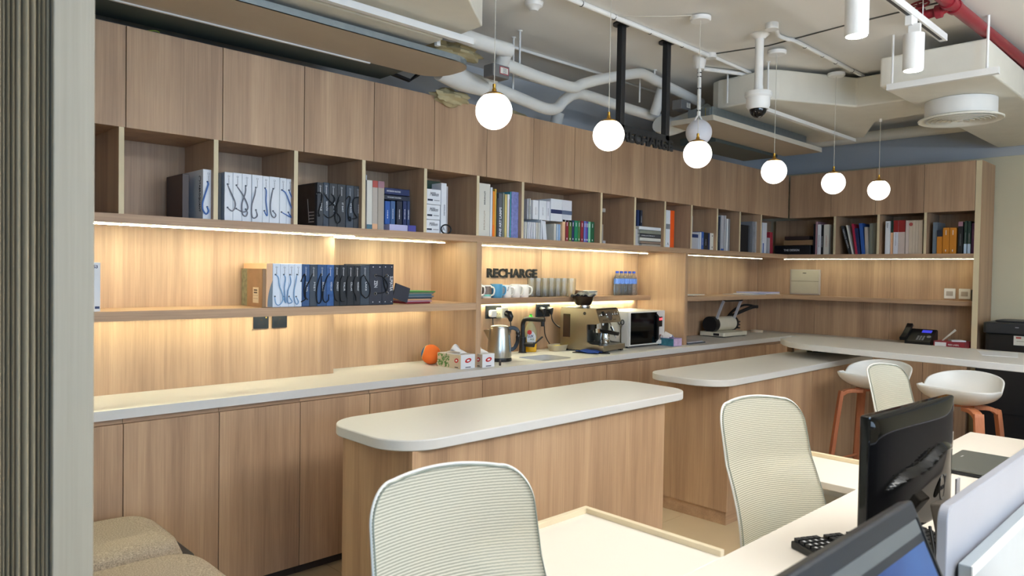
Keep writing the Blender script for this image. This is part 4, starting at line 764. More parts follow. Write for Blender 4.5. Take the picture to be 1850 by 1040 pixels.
FOAM = mat('yellowed_foam', '#b7a982', .9, bump=.8, bscale=18)
for k, (c, s_, l) in enumerate((((2.62, -.02, 2.46), (.11, .06, .045), 'crumpled beige insulation under the left wrapped valve'), ((2.50, -.2, 2.655), (.16, .08, .04), 'beige insulation lump above the grey actuator'), ((3.25, .12, 2.47), (.14, .05, .03), 'beige insulation lump beside the goose-neck bend'), ((4.62, -.06, 2.50), (.06, .05, .04), 'yellow insulation scrap under the right wrapped valve'))):
    g = G().sphere((0,0,0), 1, 20, 14); rnd = random.Random(k)
    ph = [rnd.uniform(0, 6) for _ in range(6)]
    g.v = [(c[0]+s_[0]*x*q, c[1]+s_[1]*y*q, c[2]+s_[2]*z*q) for x, y, z in g.v for q in [1+.22*math.sin(4*x+ph[0])*math.sin(5*y+ph[1])+.14*math.sin(9*z+ph[2]+3*x)+.10*math.sin(13*y+ph[3])]]
    o = g.build('insulation', FOAM, smooth=40); tag(o, l, 'insulation')
for (x, y, z, l) in ((2.66, -.37, 2.545, 'grey valve actuator with a red-edged label above the first globe'), (4.46, -.36, 2.672, 'grey valve actuator with a white label right of the second sign post')):
    t = thing('valve_actuator', l, 'actuator', (x, y, z))
    box('housing', mat('grey_plastic', '#6b6a69', .5), x-.055, x+.065, y-.03, y+.05, z-.032, z+.036, t, bevel=.006)
    if x < 3: box('label', P('maroon2'), x-.008, x+.055, y-.0312, y-.03, z-.014, z+.026, t); box('label', P('offwhite'), x-.004, x+.051, y-.0318, y-.0312, z-.010, z+.022, t)
    else: box('label', P('offwhite'), x+.01, x+.055, y-.0312, y-.03, z-.014, z+.02, t)
    for q in range(4): box('print', TXG, x+.014, x+.040, y-.0325, y-.0318 if x < 3 else y-.0312, z-.008+.0075*q, z-.005+.0075*q, t)
# threaded hangers
def rod(x, y, z0, label, z1=CZ, r=.006):
    t = G().lathe([(r, 0), (r, z1-z0)], (x, y, z0), 8).build('hanger_rod', WHITEP, smooth=60); tag(t, label, 'hanger rod', 'white hanger rods')
    G().lathe([(.014, -.006), (.014, 0)], (x, y, z1), 10).build('anchor', WHITEP, t); return t
for x, y, z, l in ((2.96, -.235, 2.60, 'left one of two white hanger rods beside the first globe'), (3.02, -.12, 2.55, 'right one of two white hanger rods beside the first globe'), (3.80, -.335, 2.70, 'white hanger rod right of the first sign post'), (4.17, -.20, 2.67, 'short white hanger rod left of the upright lagged pipe'), (4.16, -.33, 2.84, 'stub hanger rod on top of the climbing pipe'), (4.55, -.66, 2.66, 'white hanger rod at the corner of the right fan coil'), (4.5, -.98, 2.585, 'white hanger rod holding the right duct rail near the camera')):
    rod(x, y, z, l)
# ---- left air-conditioning run
dl = thing('air_duct', 'big cream air duct box at the top left above the cabinets', 'duct', (1.4, -.8, 2.6))
G().prism([(-.3, -.575), (2.235, -.575), (2.228, -.735), (1.90, -1.0), (1.62, -1.24), (-.3, -1.24)], 2.6, 2.845).build('duct_body', CREAM, dl, bevel=.006)
fcl = thing('fan_coil', 'cream fan coil casing hung between duct and drip tray on the left', 'air conditioner', (1.0, -.5, 2.55))
box('casing', CREAM, -.3, 2.13, -.570, -.18, 2.552, 2.80, fcl, bevel=.004)
box('hanger_rail', WHITEP, -.3, 2.26, -.640, -.612, 2.545, 2.575, fcl); 
box('end_bracket', WHITEP, 2.134, 2.155, -.52, -.50, 2.54, 2.62, fcl)
dt = thing('drip_tray', 'long beige drip tray with a grey rim and rounded end on the left', 'tray', (1.0, -.3, 2.5))
G().prism(rrect(-.3, 2.42, -.49, -.150, [.14, .02, .02, .14], 8), 2.500, 2.504).build('tray_bottom', mat('beige_galvanised', '#b3a693', .5, metal=.2), dt)
ring = rrect(-.3, 2.42, -.49, -.150, [.14, .02, .02, .14], 8); ring2 = rrect(-.292, 2.412, -.482, -.158, [.132, .012, .012, .132], 8)
n = len(ring); g = G(); g.v = [(x, y, z) for R_, z in ((ring, 2.500), (ring, 2.532), (ring2, 2.532), (ring2, 2.506)) for x, y in R_]
g.f = [(q*n+i, q*n+(i+1) % n, (q+1)*n+(i+1) % n, (q+1)*n+i) for q in range(3) for i in range(n)]; g.build('rim', GALV, dt)
dd = thing('dark_duct', 'dark grey-green flat duct along the wall above the left cabinets', 'duct', (.9, -.03, 2.5))
G().prism([(-.3, -.148), (2.205, -.148), (2.21, .07), (-.3, .10)], 2.50, 2.70).build('duct_body', mat('dark_galvanised', '#4b5553', .5, metal=.3, scale=4, var=.2), dd)
box('seam_strip', WHITEP, -.3, 2.0, -.160, -.148, 2.494, 2.4995, dd)
G().bar([(2.22, -.02, 2.515), (2.34, -.02, 2.50), (2.37, -.06, 2.535)], .012, .03, (0,0,1)).build('end_clip', BLACKP, dd)
cb = G().tube(smoothpath([(.98, .12, 2.46), (1.02, .10, 2.475), (1.08, .08, 2.487), (1.10, .10, 2.47), (1.13, .13, 2.455)], 5), .0025, 6).build('earth_wire', mat('green_yellow_wire', '#9aa52c', .5)); tag(cb, 'green-yellow wire end on top of the left wall cabinets', 'wire')
# ---- right air-conditioning run
dr = thing('air_duct', 'cream air duct widening from the right fan coil to the main run', 'duct', (5, -1.1, 2.6))
G().prism([(4.619, -0.506), (4.588, -0.567), (4.557, -0.95), (4.619, -1.002), (5.157, -1.292), (5.16, -1.5), (5.17, -1.649), (5.66, -1.649), (5.748, -1.209), (6.317, -0.919), (6.317, -0.506)], 2.64, 2.842).build('duct_body', CREAM, dr, bevel=.012, seg=3)
box('hanger_rail', WHITEP, 4.45, 6.10, -.935, -.905, 2.572, 2.597, dr)
dm = thing('air_duct', 'main white air duct with the round diffuser, running to the end wall', 'duct', (5.8, -1.9, 2.6))
box('duct_body', CREAM, 4.56, 7.3, -2.2, -1.65, 2.6, 2.775, dm, bevel=.012, seg=3)
box('hanger_rail', WHITEP, 4.47, 4.50, -2.27, -1.72, 2.555, 2.59, dm)
for y in (-1.745, -2.215): G().lathe([(.007, 0), (.007, CZ-2.56)], (4.485 if y > -2 else 4.485, y, 2.56), 8).build('hanger_rod', WHITEP, dm)
df = thing('ceiling_diffuser', 'round white air diffuser with concentric rings on a drum neck', 'air vent', (5.24, -1.9, 2.5))
G().lathe([(.20, .0), (.20, .11), (0, .11)], (5.24, -1.9, 2.488), 40).build('drum_neck', WHITEP, df, smooth=40)
G().lathe([(.205, .012), (.232, .0), (.236, .004), (.236, .010), (.21, .02)], (5.24, -1.9, 2.476), 48).build('outer_ring', CREAM, df, smooth=40)
for k in range(6):
    r = .19-.028*k; G().lathe([(r-.010, .012), (r, .0), (r+.002, .002), (r-.008, .014)], (5.24, -1.9, 2.474-.001*k), 44).build('ring', CREAM, df, smooth=40)
G().lathe([(0, 0), (.016, 0), (.016, .012), (0, .012)], (5.24, -1.9, 2.470), 16).build('centre_cap', CREAM, df)
G().lathe([(.2, 0), (.2, .002)], (5.24, -1.9, 2.489), 40).build('dark_throat', mat('vent_throat', '#2e2b25', .8), df)
fr = thing('fan_coil', 'galvanised fan coil box beside the right duct, with a yellow sticker', 'air conditioner', (5, -.45, 2.6))
box('casing', GALV, 4.47, 5.95, -.595, -.40, 2.56, 2.636, fr, bevel=.003); box('sticker', mat('yellow_sticker', '#c9b400', .5), 4.4685, 4.47, -.58, -.54, 2.575, 2.63, fr)
G().bar([(4.469, -.57, 2.60), (4.45, -.57, 2.60)], .05, .03, (0,0,1)).build('end_bracket', GALV, fr)
dt2 = thing('drip_tray', 'long beige drip tray with a pale rim under the right fan coil', 'tray', (5, -.55, 2.5))
G().prism(rrect(4.30, 6.0, -.70, -.38, .03, 4), 2.500, 2.504).build('tray_bottom', mat('beige_galvanised', '#b3a693', .5, metal=.2), dt2)
for nm_, a in (('rim', (4.30, 6.0, -.704, -.696)), ('rim', (4.30, 6.0, -.384, -.376)), ('rim', (4.296, 4.304, -.70, -.38)), ('rim', (5.996, 6.004, -.70, -.38))): box(nm_, mat('pale_rim', '#c4bdaf', .5), *a, 2.500, 2.535, dt2)
dk2 = box('dark_duct', mat('dark_galvanised', '#4b5553', .5, metal=.3), 4.9, 5.9, -.37, -.06, 2.478, 2.53); tag(dk2, 'dark flat duct behind the right drip tray', 'duct')
bk = thing('air_duct', 'pale beam-like duct crossing low behind the round diffuser', 'duct', (6.6, -1.2, 2.62)); G().tube([(6.98, .4, 2.765), (7.0, -1.0, 2.765), (7.0, -1.64, 2.765)], .05, 16).build('duct_body', CREAM, bk, smooth=60)
# ---- red fire pipe with valve
REDP = mat('red_fire_pipe', '#84202a', .4)
fp = thing('fire_pipe', 'red fire sprinkler pipe with a wheel valve branch at the top right', 'pipe', (4.4, -2.2, 2.74))
G().tube([(2.6, -2.135, 2.813), (7.3, -2.25, 2.815)], .031, 16).build('pipe', REDP, fp, smooth=60)
for x in (3.955, 4.05): G().tube([(x-.016, -2.168, 2.813), (x+.016, -2.1685, 2.813)], .038, 16).build('coupling', REDP, fp, smooth=40)
vv = G().tube([(4.03, -2.15, 2.808), (4.03, -2.125, 2.80), (4.03, -2.12, 2.80), (4.03, -2.095, 2.798), (4.03, -2.088, 2.798), (4.03, -2.05, 2.796), (4.03, -2.045, 2.796), (4.03, -2.02, 2.796), (4.03, -2.012, 2.796), (4.03, -1.995, 2.796)], [.020, .020, .034, .034, .022, .024, .034, .034, .024, .022], 14).build('valve_body', REDP, fp, smooth=40)
G().tube([(4.03, -2.03, 2.80), (3.995, -2.03, 2.835)], .010, 8).build('spindle', REDP, vv)
wc, wa, wb_ = Vector((3.985, -2.03, 2.838)), Vector((0, 1, 0)), Vector((.62, 0, .78))*.62
G().tube([wc+wa*.045*math.cos(math.radians(a))+wb_*.045*math.sin(math.radians(a)) for a in range(0, 360, 18)], .0055, 8, closed=True).build('hand_wheel', REDP, vv, smooth=60)
g = G()
for a in (0, 72, 144, 216, 288): g.tube([wc, wc+wa*.045*math.cos(math.radians(a))+wb_*.045*math.sin(math.radians(a))], .004, 6)
g.build('wheel_spokes', REDP, vv)
# ---- track with spot cylinders
TRY = -2.075
tr = thing('light_track', 'white lighting track hung under the slab above the desks', 'light track', (2.5, TRY, 2.72))
box('channel', WHITEP, -.6, 4.235, TRY-.018, TRY+.018, 2.705, 2.74, tr, bevel=.001, seg=1); box('conductor_slot', BLACKP, -.58, 4.19, TRY-.007, TRY+.007, 2.7035, 2.7055, tr)
for x in (.2, 2.0, 3.9): G().tube([(x, TRY, 2.74), (x, TRY, CZ)], .0025, 6).build('suspension_wire', WHITEP, tr)
LENS = mat('lamp_lens', '#ffffff', .3, emit=(1, .95, .86), estr=26, var=0)
def trackspot(x, label, pw):
    t = thing('track_spot', label, 'spot light', (x, TRY-.02, 2.45), 'white cylinder spots on the track')
    G().lathe([(0, .168), (.045, .168), (.045, .0), (.040, .0), (.040, .006), (0, .006)], (x, TRY-.02, 2.447), 32).build('cylinder', WHITEP, t, smooth=40)
    G().lathe([(0, 0), (.0395, 0), (.0395, .002), (0, .002)], (x, TRY-.02, 2.4475), 28).build('lens', LENS, t)
    box('track_adapter', WHITEP, x-.02, x+.06, TRY-.016, TRY+.016, 2.66, 2.705, t, bevel=.003); G().bar([(x+.01, TRY-.02, 2.665), (x+.005, TRY-.02, 2.60)], .02, .05, (1,0,0)).build('arm', WHITEP, t)
    spot('track_spot_beam', (x, TRY-.02, 2.44), (x, TRY-.30, 0), pw, (1.0, .96, .92), 96, .35, .04)
    return t
SPW = 15.5
trackspot(3.04, 'white cylinder spot hanging at the top edge, nearer to the camera', SPW)
trackspot(3.72, 'white cylinder spot at the track end beside the red pipe', SPW)
for x, l in ((1.5, 'fourth white cylinder spot counted from the track end by the red pipe'), (2.3, 'third white cylinder spot counted from the track end by the red pipe')): trackspot(x, l, SPW)
# ================================================================ things on the worktop and niche shelves
ZC = .9003
# ball
t = thing('toy_ball', 'orange and blue ball resting in the corner of the left niche', 'ball', (2.735, .27, ZC))
cb_ = Vector((2.735, .27, ZC+.0605)); ORG = mat('orange_felt', '#e8722a', .85, bump=.5, bscale=500); BLU = mat('blue_felt', '#28578f', .85, bump=.5, bscale=500)
vd = (Vector((0, -3.27, 1.4))-cb_).normalized(); g1, g2 = G(), G()
rot = vd.rotation_difference(Vector((0,0,1))); 
def seam(p):   # tennis-ball seam: sign of a saddle function on the sphere
    a, b, c = p; return c*.62+.55*(a*a-b*b)
sp_ = G().sphere((0,0,0), 1, 48, 32); Rm = (Matrix.Rotation(math.radians(35), 3, vd) @ rot.inverted().to_matrix())
for f in sp_.f:
    ce = sum((Vector(sp_.v[i]) for i in f), Vector())/len(f)
    (g1 if seam(ce.normalized()) > .02 else g2).add([cb_+Rm @ Vector(sp_.v[i])*.06 for i in f], [tuple(range(len(f)))])
g1.build('orange_panel', ORG, t, smooth=80); g2.build('blue_panel', BLU, t, smooth=80)
pts = []
for i in range(120):
    th = 2*math.pi*i/120
    lo_, hi_ = 0, math.pi
    for _ in range(24):
        md = (lo_+hi_)/2; q = (math.sin(md)*math.cos(th), math.sin(md)*math.sin(th), math.cos(md))
        if seam(q) > .02: lo_ = md
        else: hi_ = md
    pts.append(cb_+Rm @ Vector(q)*.0603)
G().tube(pts, .0016, 5, closed=True).build('seam', P('straw', .8), t)
# tissue boxes
def tissue(c, ex, ey, h, label, side=True, flip=False):
    """box with corner c, edge vectors ex (short, logo end) and ey (long)"""
    t = thing('tissue_box', label, 'tissue box', c); c, ex, ey = Vector(c), Vector(ex), Vector(ey); up = Vector((0,0,h))
    mid = c+ex/2+ey/2+up/2
    G().obox(mid, ex/2, ey/2, up/2).build('carton', P('white', .5), t, bevel=.0015, seg=1)
    nx, ny = ex.normalized(), ey.normalized()
    # sleeve print on the long flank, leaf pattern at its far half
    o = G().obox(c+ey*.5+up/2-nx*.0005, nx*.0005, ey*.495, up*.49).build('side_print', P('beige', .5), t)
    lf = G()
    rnd = random.Random(3)
    for k in range(60):
        u, v = rnd.uniform(.5, .97), rnd.uniform(.06, .94); a = rnd.uniform(0, 3.1); q = c+ey*u+up*v-nx*.0012; d1 = (ny*math.cos(a)+Vector((0,0,1))*math.sin(a))*.011; d2 = (ny*-math.sin(a)+Vector((0,0,1))*math.cos(a))*.004
        lf.extr([q-d1, q+d2, q+d1, q-d2], -nx*.0003)
    lf.build('leaf_print', mat('leaf_green_print', '#5f8a4a', .5, var=.5, scale=60), t)
    for base, r_, w_ in ((c+ex*.5, nx, .05), (c+ey*.18, -ny, .034)):
        nn = r_.cross(Vector((0,0,1))) if base is None else None
        out = -ny if r_ == nx else -nx
        ctr = base+up*.58+out*.0012
        pl_ = [ctr+r_*(w_/2*math.cos(a))+Vector((0,0,1))*(.013*math.sin(a)+.15*w_/2*math.cos(a)) for a in [math.radians(18*i) for i in range(20)]]
        G().extr(pl_, out*.0004).build('oval_logo', P('red', .5), t)
        pl_ = [ctr+out*.0006+r_*(w_*.24*math.cos(a))+Vector((0,0,1))*(.0055*math.sin(a)+.15*w_*.2*math.cos(a)) for a in [math.radians(24*i) for i in range(15)]]
        G().extr(pl_, out*.0004).build('logo_ribbon', P('white', .5), t)
        G().obox(base+up*.1+out*.0008, r_*w_*.42, out*.0004, Vector((0,0,.0022))).build('print', TXB, t)
    top = c+ex/2+ey*.5+up
    def fn(u, v):
        a = (u-.5); return top+ny*(a*.12)+nx*((v-.5)*.05+.012*math.sin(9*u+2*v))+Vector((0,0,.052*math.exp(-(a*3.1)**2)*(.45+.55*math.sin(math.pi*v))+.004*math.sin(14*u)))
    G().grid(fn, 16, 6).build('tissue', mat('soft_tissue', '#eceaea', .9), t, smooth=80, solid=.0008)
    return t
tissue((2.729, -.022, ZC), (.114, .004, 0), (-.012, .205, 0), .083, 'tissue box with green leaf print on its flank, left of the tall oak panel')
tissue((2.876, -.046, ZC), (.098, .0, 0), (-.0, .2, 0), .080, 'tissue box half hidden behind the tall oak panel, beside the kettle')
# kettle
t = thing('kettle', 'brushed steel electric kettle with black handle and water gauge', 'kettle', (3.20, .155, ZC))
kx, ky = 3.20, .155
G().lathe([(0, 0), (.080, 0), (.082, .004), (.079, .022), (0, .022)], (kx, ky, ZC), 36).build('base', BLACKP, t, smooth=40)
G().lathe([(0, .022), (.077, .022), (.079, .03), (.0775, .08), (.070, .16), (.064, .205), (.060, .215), (0, .215)], (kx, ky, ZC), 40).build('body', STEEL, t, smooth=40)
G().lathe([(.058, .215), (.058, .222), (.040, .228), (0, .229)], (kx, ky, ZC), 32).build('lid', STEEL, t, smooth=40)
hv = Vector((.80, -.60, 0)).normalized(); lv = -hv
G().bar(smoothpath([Vector((kx, ky, ZC+.205))+hv*.052, Vector((kx, ky, ZC+.212))+hv*.09, Vector((kx, ky, ZC+.19))+hv*.118, Vector((kx, ky, ZC+.13))+hv*.120, Vector((kx, ky, ZC+.085))+hv*.100, Vector((kx, ky, ZC+.07))+hv*.075], 5), .024, .024, (0,.1,1)).build('handle', BLACKP, t, bevel=.006)
G().add([Vector((kx, ky, ZC+z))+lv*a+lv.cross(Vector((0,0,1)))*b for (a, b, z) in ((.066, .022, .20), (.066, -.022, .20), (.105, 0, .198), (.070, .012, .13), (.070, -.012, .13))], [(0,1,2), (2,4,3), (0,2,3), (1,4,2)]).build('spout', STEEL, t)
gv = Vector((.31, -.95, 0)).normalized(); gp = Vector((kx, ky, ZC+.115))+gv*.0755
G().obox(gp, gv.cross(Vector((0,0,1)))*.008, gv*.002, Vector((0,0,.055))-gv*.006).build('water_gauge', mat('blue_grey_gauge', '#7d8d9a', .15), t, bevel=.002)
for z in (-.03, 0, .03): G().obox(gp+gv*.0022+Vector((0,0,z)), gv.cross(Vector((0,0,1)))*.004, gv*.0004, Vector((0,0,.0012))).build('gauge_mark', TXB, t)
# small dark stopper near the kettle
t = G().lathe([(0, 0), (.007, 0), (.008, .03), (.006, .034), (0, .034)], (3.035, -.03, ZC), 14).build('stopper', mat('brown_plastic', '#3b2c24', .4), smooth=40); tag(t, 'small dark brown stopper on the worktop in front of the kettle', 'stopper')
# tap
t = thing('kitchen_tap', 'matt black square-necked kitchen tap behind the sink', 'tap', (3.65, .395, ZC))
fx, fy = 3.65, .395; TAPB = mat('matt_black_tap', '#17171a', .4)
G().lathe([(0, 0), (.029, 0), (.029, .005), (.024, .008), (.024, .11), (0, .11)], (fx, fy, ZC), 24).build('body', TAPB, t, smooth=40)
nk = smoothpath([(fx, fy, ZC+.10), (fx, fy, ZC+.16), (fx, fy, ZC+.205), (fx+.004, fy-.012, ZC+.232), (fx+.012, fy-.035, ZC+.24), (fx+.03, fy-.10, ZC+.24), (fx+.05, fy-.165, ZC+.24)], 5)
G().tube(nk, .0155, 14).build('neck', TAPB, t, smooth=60); G().tube([(fx+.046, fy-.152, ZC+.232), (fx+.046, fy-.152, ZC+.195)], .014, 14).build('nozzle', TAPB, t, smooth=40)
G().tube([(fx, fy, ZC+.06), (fx+.03, fy-.085, ZC+.06)], .017, 14).build('lever_hub', TAPB, t, smooth=40); G().bar([(fx+.028, fy-.08, ZC+.06), (fx+.06, fy-.09, ZC+.085), (fx+.10, fy-.10, ZC+.115)], .008, .012, (0,0,1)).build('lever', TAPB, t)
# washing-up liquid
t = thing('detergent_bottle', 'yellow washing-up liquid bottle with green cap, behind the black tap', 'bottle', (3.735, .40, ZC))
def flatlathe(prof, c, n=28, sy=.55, ang=.7):
    g = G().lathe(prof, (0,0,0), n); ca, sa = math.cos(ang), math.sin(ang)
    g.v = [(c[0]+x*ca+y*sy*sa, c[1]-x*sa+y*sy*ca, c[2]+z) for x, y, z in g.v]; return g
bc_ = (3.735, .40, ZC)
flatlathe([(0, .0), (.040, .0), (.046, .006), (.047, .05), (.046, .098), (0, .098)], bc_).build('liquid', mat('amber_liquid', '#d9a312', .12, coat=.4), t, smooth=40)
flatlathe([(.0465, .098), (.046, .13), (.040, .165), (.026, .195), (.016, .21), (.014, .222), (0, .222)], bc_).build('clear_shoulder', mat('clear_yellow_plastic', '#ddd6a8', .15, trans=.5), t, smooth=40)
G().lathe([(0, .222), (.014, .222), (.016, .228), (.016, .255), (.009, .262), (.009, .272), (0, .272)], bc_, 18).build('cap', mat('bright_green_plastic', '#3fc22e', .35), t, smooth=40)
ca, sa = math.cos(.7), math.sin(.7); lr, ln = Vector((ca, -sa, 0)), Vector((-sa, -ca, 0)); lc = Vector(bc_)+ln*.0268
pl_ = [lc+lr*(.033*math.cos(a)+.004)+Vector((0,0,.095+.055*math.sin(a))) for a in [math.radians(15*i) for i in range(24)]]
G().extr(pl_, ln*.0006).build('label', P('white'), t)
text('label_lettering', 'LUX', lc+lr*-.022+ln*.0008+Vector((0,0,.105)), lr, (0,0,1), .019, P('navy'), t, width=.042, bold=.03); text('label_lettering', 'ACE', lc+lr*-.006+ln*.0008+Vector((0,0,.086)), lr, (0,0,1), .013, P('olive'), t, width=.028, bold=.02)
G().lathe([(.017, 0), (.017, .0008)], lc+lr*-.010+ln*.0008+Vector((0,0,.142)), 18, ln).build('sun_badge', P('red'), t)
G().obox(lc+lr*.012+ln*.0008+Vector((0,0,.062)), lr*.016, ln*.0004, Vector((0,0,.010))).build('plate_print', P('blue2'), t)
# sponge bowl
t = thing('sponge_bowl', 'translucent shallow tub on the worktop holding a sponge', 'tub', (3.95, .335, ZC))
g = G(); n = 24
for z, s_ in ((.0, .8), (.045, 1.0), (.045, .97), (.003, .78)):
    g.v += [(3.955+.085*s_*math.copysign(abs(math.cos(a))**.7, math.cos(a)), .335+.055*s_*math.copysign(abs(math.sin(a))**.7, math.sin(a)), ZC+z) for a in [2*math.pi*i/n for i in range(n)]]
g.f = [(q*n+i, q*n+(i+1) % n, (q+1)*n+(i+1) % n, (q+1)*n+i) for q in range(3) for i in range(n)]+[tuple(range(n-1,-1,-1)), tuple(3*n+i for i in range(n))]
g.build('tub', mat('frosted_tub', '#e0d3b6', .3, trans=.45), t, smooth=50)
t = box('sponge', mat('yellow_sponge', '#d9c423', .9, bump=1, bscale=260), 3.93, 3.985, .30, .355, ZC+.0042, ZC+.040, bevel=.006, seg=3); tag(t, 'yellow sponge lying in the translucent tub', 'sponge')
# blue cloth with black tray mat
t = G().prism([(3.93, .17), (4.055, -.02), (4.10, -.04), (4.13, .0), (4.06, .20)], ZC, ZC+.006).build('drip_mat', BLACKP, bevel=.002); tag(t, 'black drip mat under the left corner of the coffee machine', 'mat')
t = G().grid(lambda u, v: (3.96+.11*u+.02*v, .165-.165*v+.02*u, ZC+.010+.013*math.sin(math.pi*u)*math.sin(math.pi*v)+.004*math.sin(11*u+7*v)), 14, 12).build('dish_cloth', mat('navy_cloth', '#1d3c86', .95, bump=.5, bscale=500), smooth=80, solid=.003); tag(t, 'crumpled blue dish cloth on the black drip mat', 'cloth')
# coffee machine
em = thing('coffee_machine', 'steel espresso machine with grinder hopper between sink and microwave', 'coffee machine', (4.25, .2, ZC))
ang = .19; U1, U2 = Vector((math.cos(ang), math.sin(ang), 0)), Vector((-math.sin(ang), math.cos(ang), 0)); O_ = Vector((4.075, .045, ZC)); Z_ = Vector((0,0,1))
def eb(a0, a1, b0, b1, c0, c1): return G().obox(O_+U1*(a0+a1)/2+U2*(b0+b1)/2+Z_*(c0+c1)/2, U1*(a1-a0)/2, U2*(b1-b0)/2, Z_*(c1-c0)/2)
BSTEEL = mat('warm_brushed_steel', '#a9a190', .3, metal=1)
# side profile as an extrusion: flanks with the cut-out bay
for a in (0, .33):
    prof = [(0,.012),(0,.055),(.07,.06),(.10,.075),(.10,.20),(.02,.205),(-.005,.215),(.03,.315),(.31,.315),(.325,.30),(.325,.012)]
    G().extr([O_+U1*a+U2*b+Z_*c for b, c in prof], U1*.012).build('side_panel', BSTEEL, em)
eb(.012, .33, .19, .325, .03, .30).build('rear_body', BSTEEL, em); eb(.012, .33, .188, .19, .05, .21).build('splash_plate', mat('mirror_steel', '#8f9296', .12, metal=1), em)
eb(.012, .33, .03, .325, .305, .318).build('top_plate', mat('dark_steel', '#57554e', .35, metal=1), em, bevel=.004)
G().extr([O_+U1*.012+U2*b+Z_*c for b, c in ((-.005,.212),(.03,.306),(.19,.306),(.19,.212))], U1*.318).build('control_panel', BSTEEL, em, bevel=.003)
pn = (U2*-.094-Z_*-.035).normalized(); pn = Vector((U2*-.94+Z_*.35)); pn.normalize()
def pp(a, h): return O_+U1*a+U2*(-.005+.035*h)+Z_*(.212+.094*h)
for a, h, r in ((.05,.62,.012),(.085,.70,.017),(.125,.62,.012),(.225,.62,.012),(.262,.62,.012),(.298,.62,.012)): G().lathe([(0,0),(r,0),(r,.012),(r*.8,.014),(0,.014)], pp(a, h), 18, pn).build('knob' if r > .013 else 'button', CHROME if r < .013 else BLACKP, em, smooth=40)
G().lathe([(0,0),(.030,0),(.030,.006),(0,.006)], pp(.172, .5), 28, pn).build('pressure_gauge', P('white'), em, smooth=40); G().lathe([(.030,0),(.033,0),(.033,.009),(.030,.009)], pp(.172, .5), 28, pn).build('gauge_ring', CHROME, em, smooth=40)
for a in (.07, .095, .12, .235, .26): G().lathe([(0,0),(.004,0),(.004,.002),(0,.002)], pp(a, .22), 10, pn).build('indicator', BLACKP, em)
G().tube([O_+U1*.13+U2*.085+Z_*.212, O_+U1*.13+U2*.085+Z_*.165], [.036, .034], 22).build('group_head', CHROME, em, smooth=40)
pf = G().tube([O_+U1*.13+U2*.085+Z_*.166, O_+U1*.13+U2*.085+Z_*.135], [.036, .030], 22).build('portafilter', CHROME, em, smooth=40)
G().tube([O_+U1*.13+U2*.05+Z_*.15, O_+U1*.135-U2*.03+Z_*.142, O_+U1*.14-U2*.085+Z_*.136], [.010, .016, .014], 14).build('handle', BLACKP, pf, smooth=50); G().tube([O_+U1*.13+U2*.085+Z_*.135, O_+U1*.12+U2*.075+Z_*.115], .006, 8).build('spout', CHROME, pf)
G().tube([O_+U1*.05+U2*.09+Z_*.212, O_+U1*.05+U2*.09+Z_*.16], [.028, .022], 16).build('grinder_outlet', BLACKP, em, smooth=40)
G().tube(smoothpath([O_+U1*.27+U2*.06+Z_*.21, O_+U1*.275+U2*.03+Z_*.16, O_+U1*.29+U2*.01+Z_*.09], 5), .005, 8).build('steam_wand', CHROME, em, smooth=60); G().tube([O_+U1*.272+U2*.045+Z_*.175, O_+U1*.286+U2*.015+Z_*.11], .009, 10).build('steam_grip', BLACKP, em, smooth=50)
G().tube([O_+U1*.21+U2*.085+Z_*.21, O_+U1*.21+U2*.085+Z_*.185], .014, 14).build('water_outlet', CHROME, em, smooth=40)
eb(.0, .342, -.04, .19, .012, .050).build('drip_tray', BSTEEL, em, bevel=.003)
g = G()
for k in range(13): g.add(*(lambda q: (q.v, q.f))(eb(.02, .322, -.028+.016*k, -.020+.016*k, .0505, .0525)))
g.build('drip_grate', STEEL, em)
for a in (.02, .30): eb(a, a+.03, -.03, -.0, 0, .012).build('foot', BLACKP, em); eb(a, a+.03, .28, .31, 0, .012).build('foot', BLACKP, em)
eb(-.0012, 0, .24, .30, .10, .27).build('water_tank', mat('smoked_tank', '#3a2a22', .1), em)
G().lathe([(.012,0),(.012,.001)], O_+U2*.12+Z_*.28-U1*.0005, 18, -U1).build('oval_badge', BLACKP, em)
hc = O_+U1*.10+U2*.19
G().lathe([(0,.318),(.048,.318),(.050,.335),(.060,.345),(.078,.385),(.082,.40),(0,.40)], (hc.x, hc.y, ZC), 30).build('bean_hopper', mat('smoked_hopper', '#33261c', .08), em, smooth=40)
G().lathe([(.0502,.318),(.052,.33),(.0502,.336)], (hc.x, hc.y, ZC), 30).build('hopper_collar', CHROME, em, smooth=40)
t = G().grid(lambda u, v: (hc.x-.075+.15*u+.01*math.sin(6*v), hc.y-.06+.12*v, ZC+.405+.020*math.sin(math.pi*u)*math.sin(math.pi*v)+.010*math.sin(9*u+3*v)+.006*math.sin(17*v)), 16, 14).build('dish_cloth', mat('grey_cloth', '#6d6c6a', .95, bump=.5, bscale=400), smooth=80, solid=.004); tag(t, 'crumpled grey cloth lying on the coffee machine hopper', 'cloth')
t = thing('milk_jug', 'small steel milk jug on the coffee machine drip tray', 'jug', O_+U1*.20+U2*.07+Z_*.053)
jc = O_+U1*.205+U2*.06
G().lathe([(0,.0535),(.036,.0535),(.038,.06),(.037,.10),(.034,.128),(.032,.128),(.034,.10),(.035,.062),(0,.06)], (jc.x, jc.y, ZC), 26).build('jug', CHROME, t, smooth=40); G().tube(smoothpath([jc+U1*.036+Z_*.12, jc+U1*.06+Z_*.115, jc+U1*.058+Z_*.075, jc+U1*.037+Z_*.068], 4), .004, 8).build('handle', CHROME, t, smooth=60)
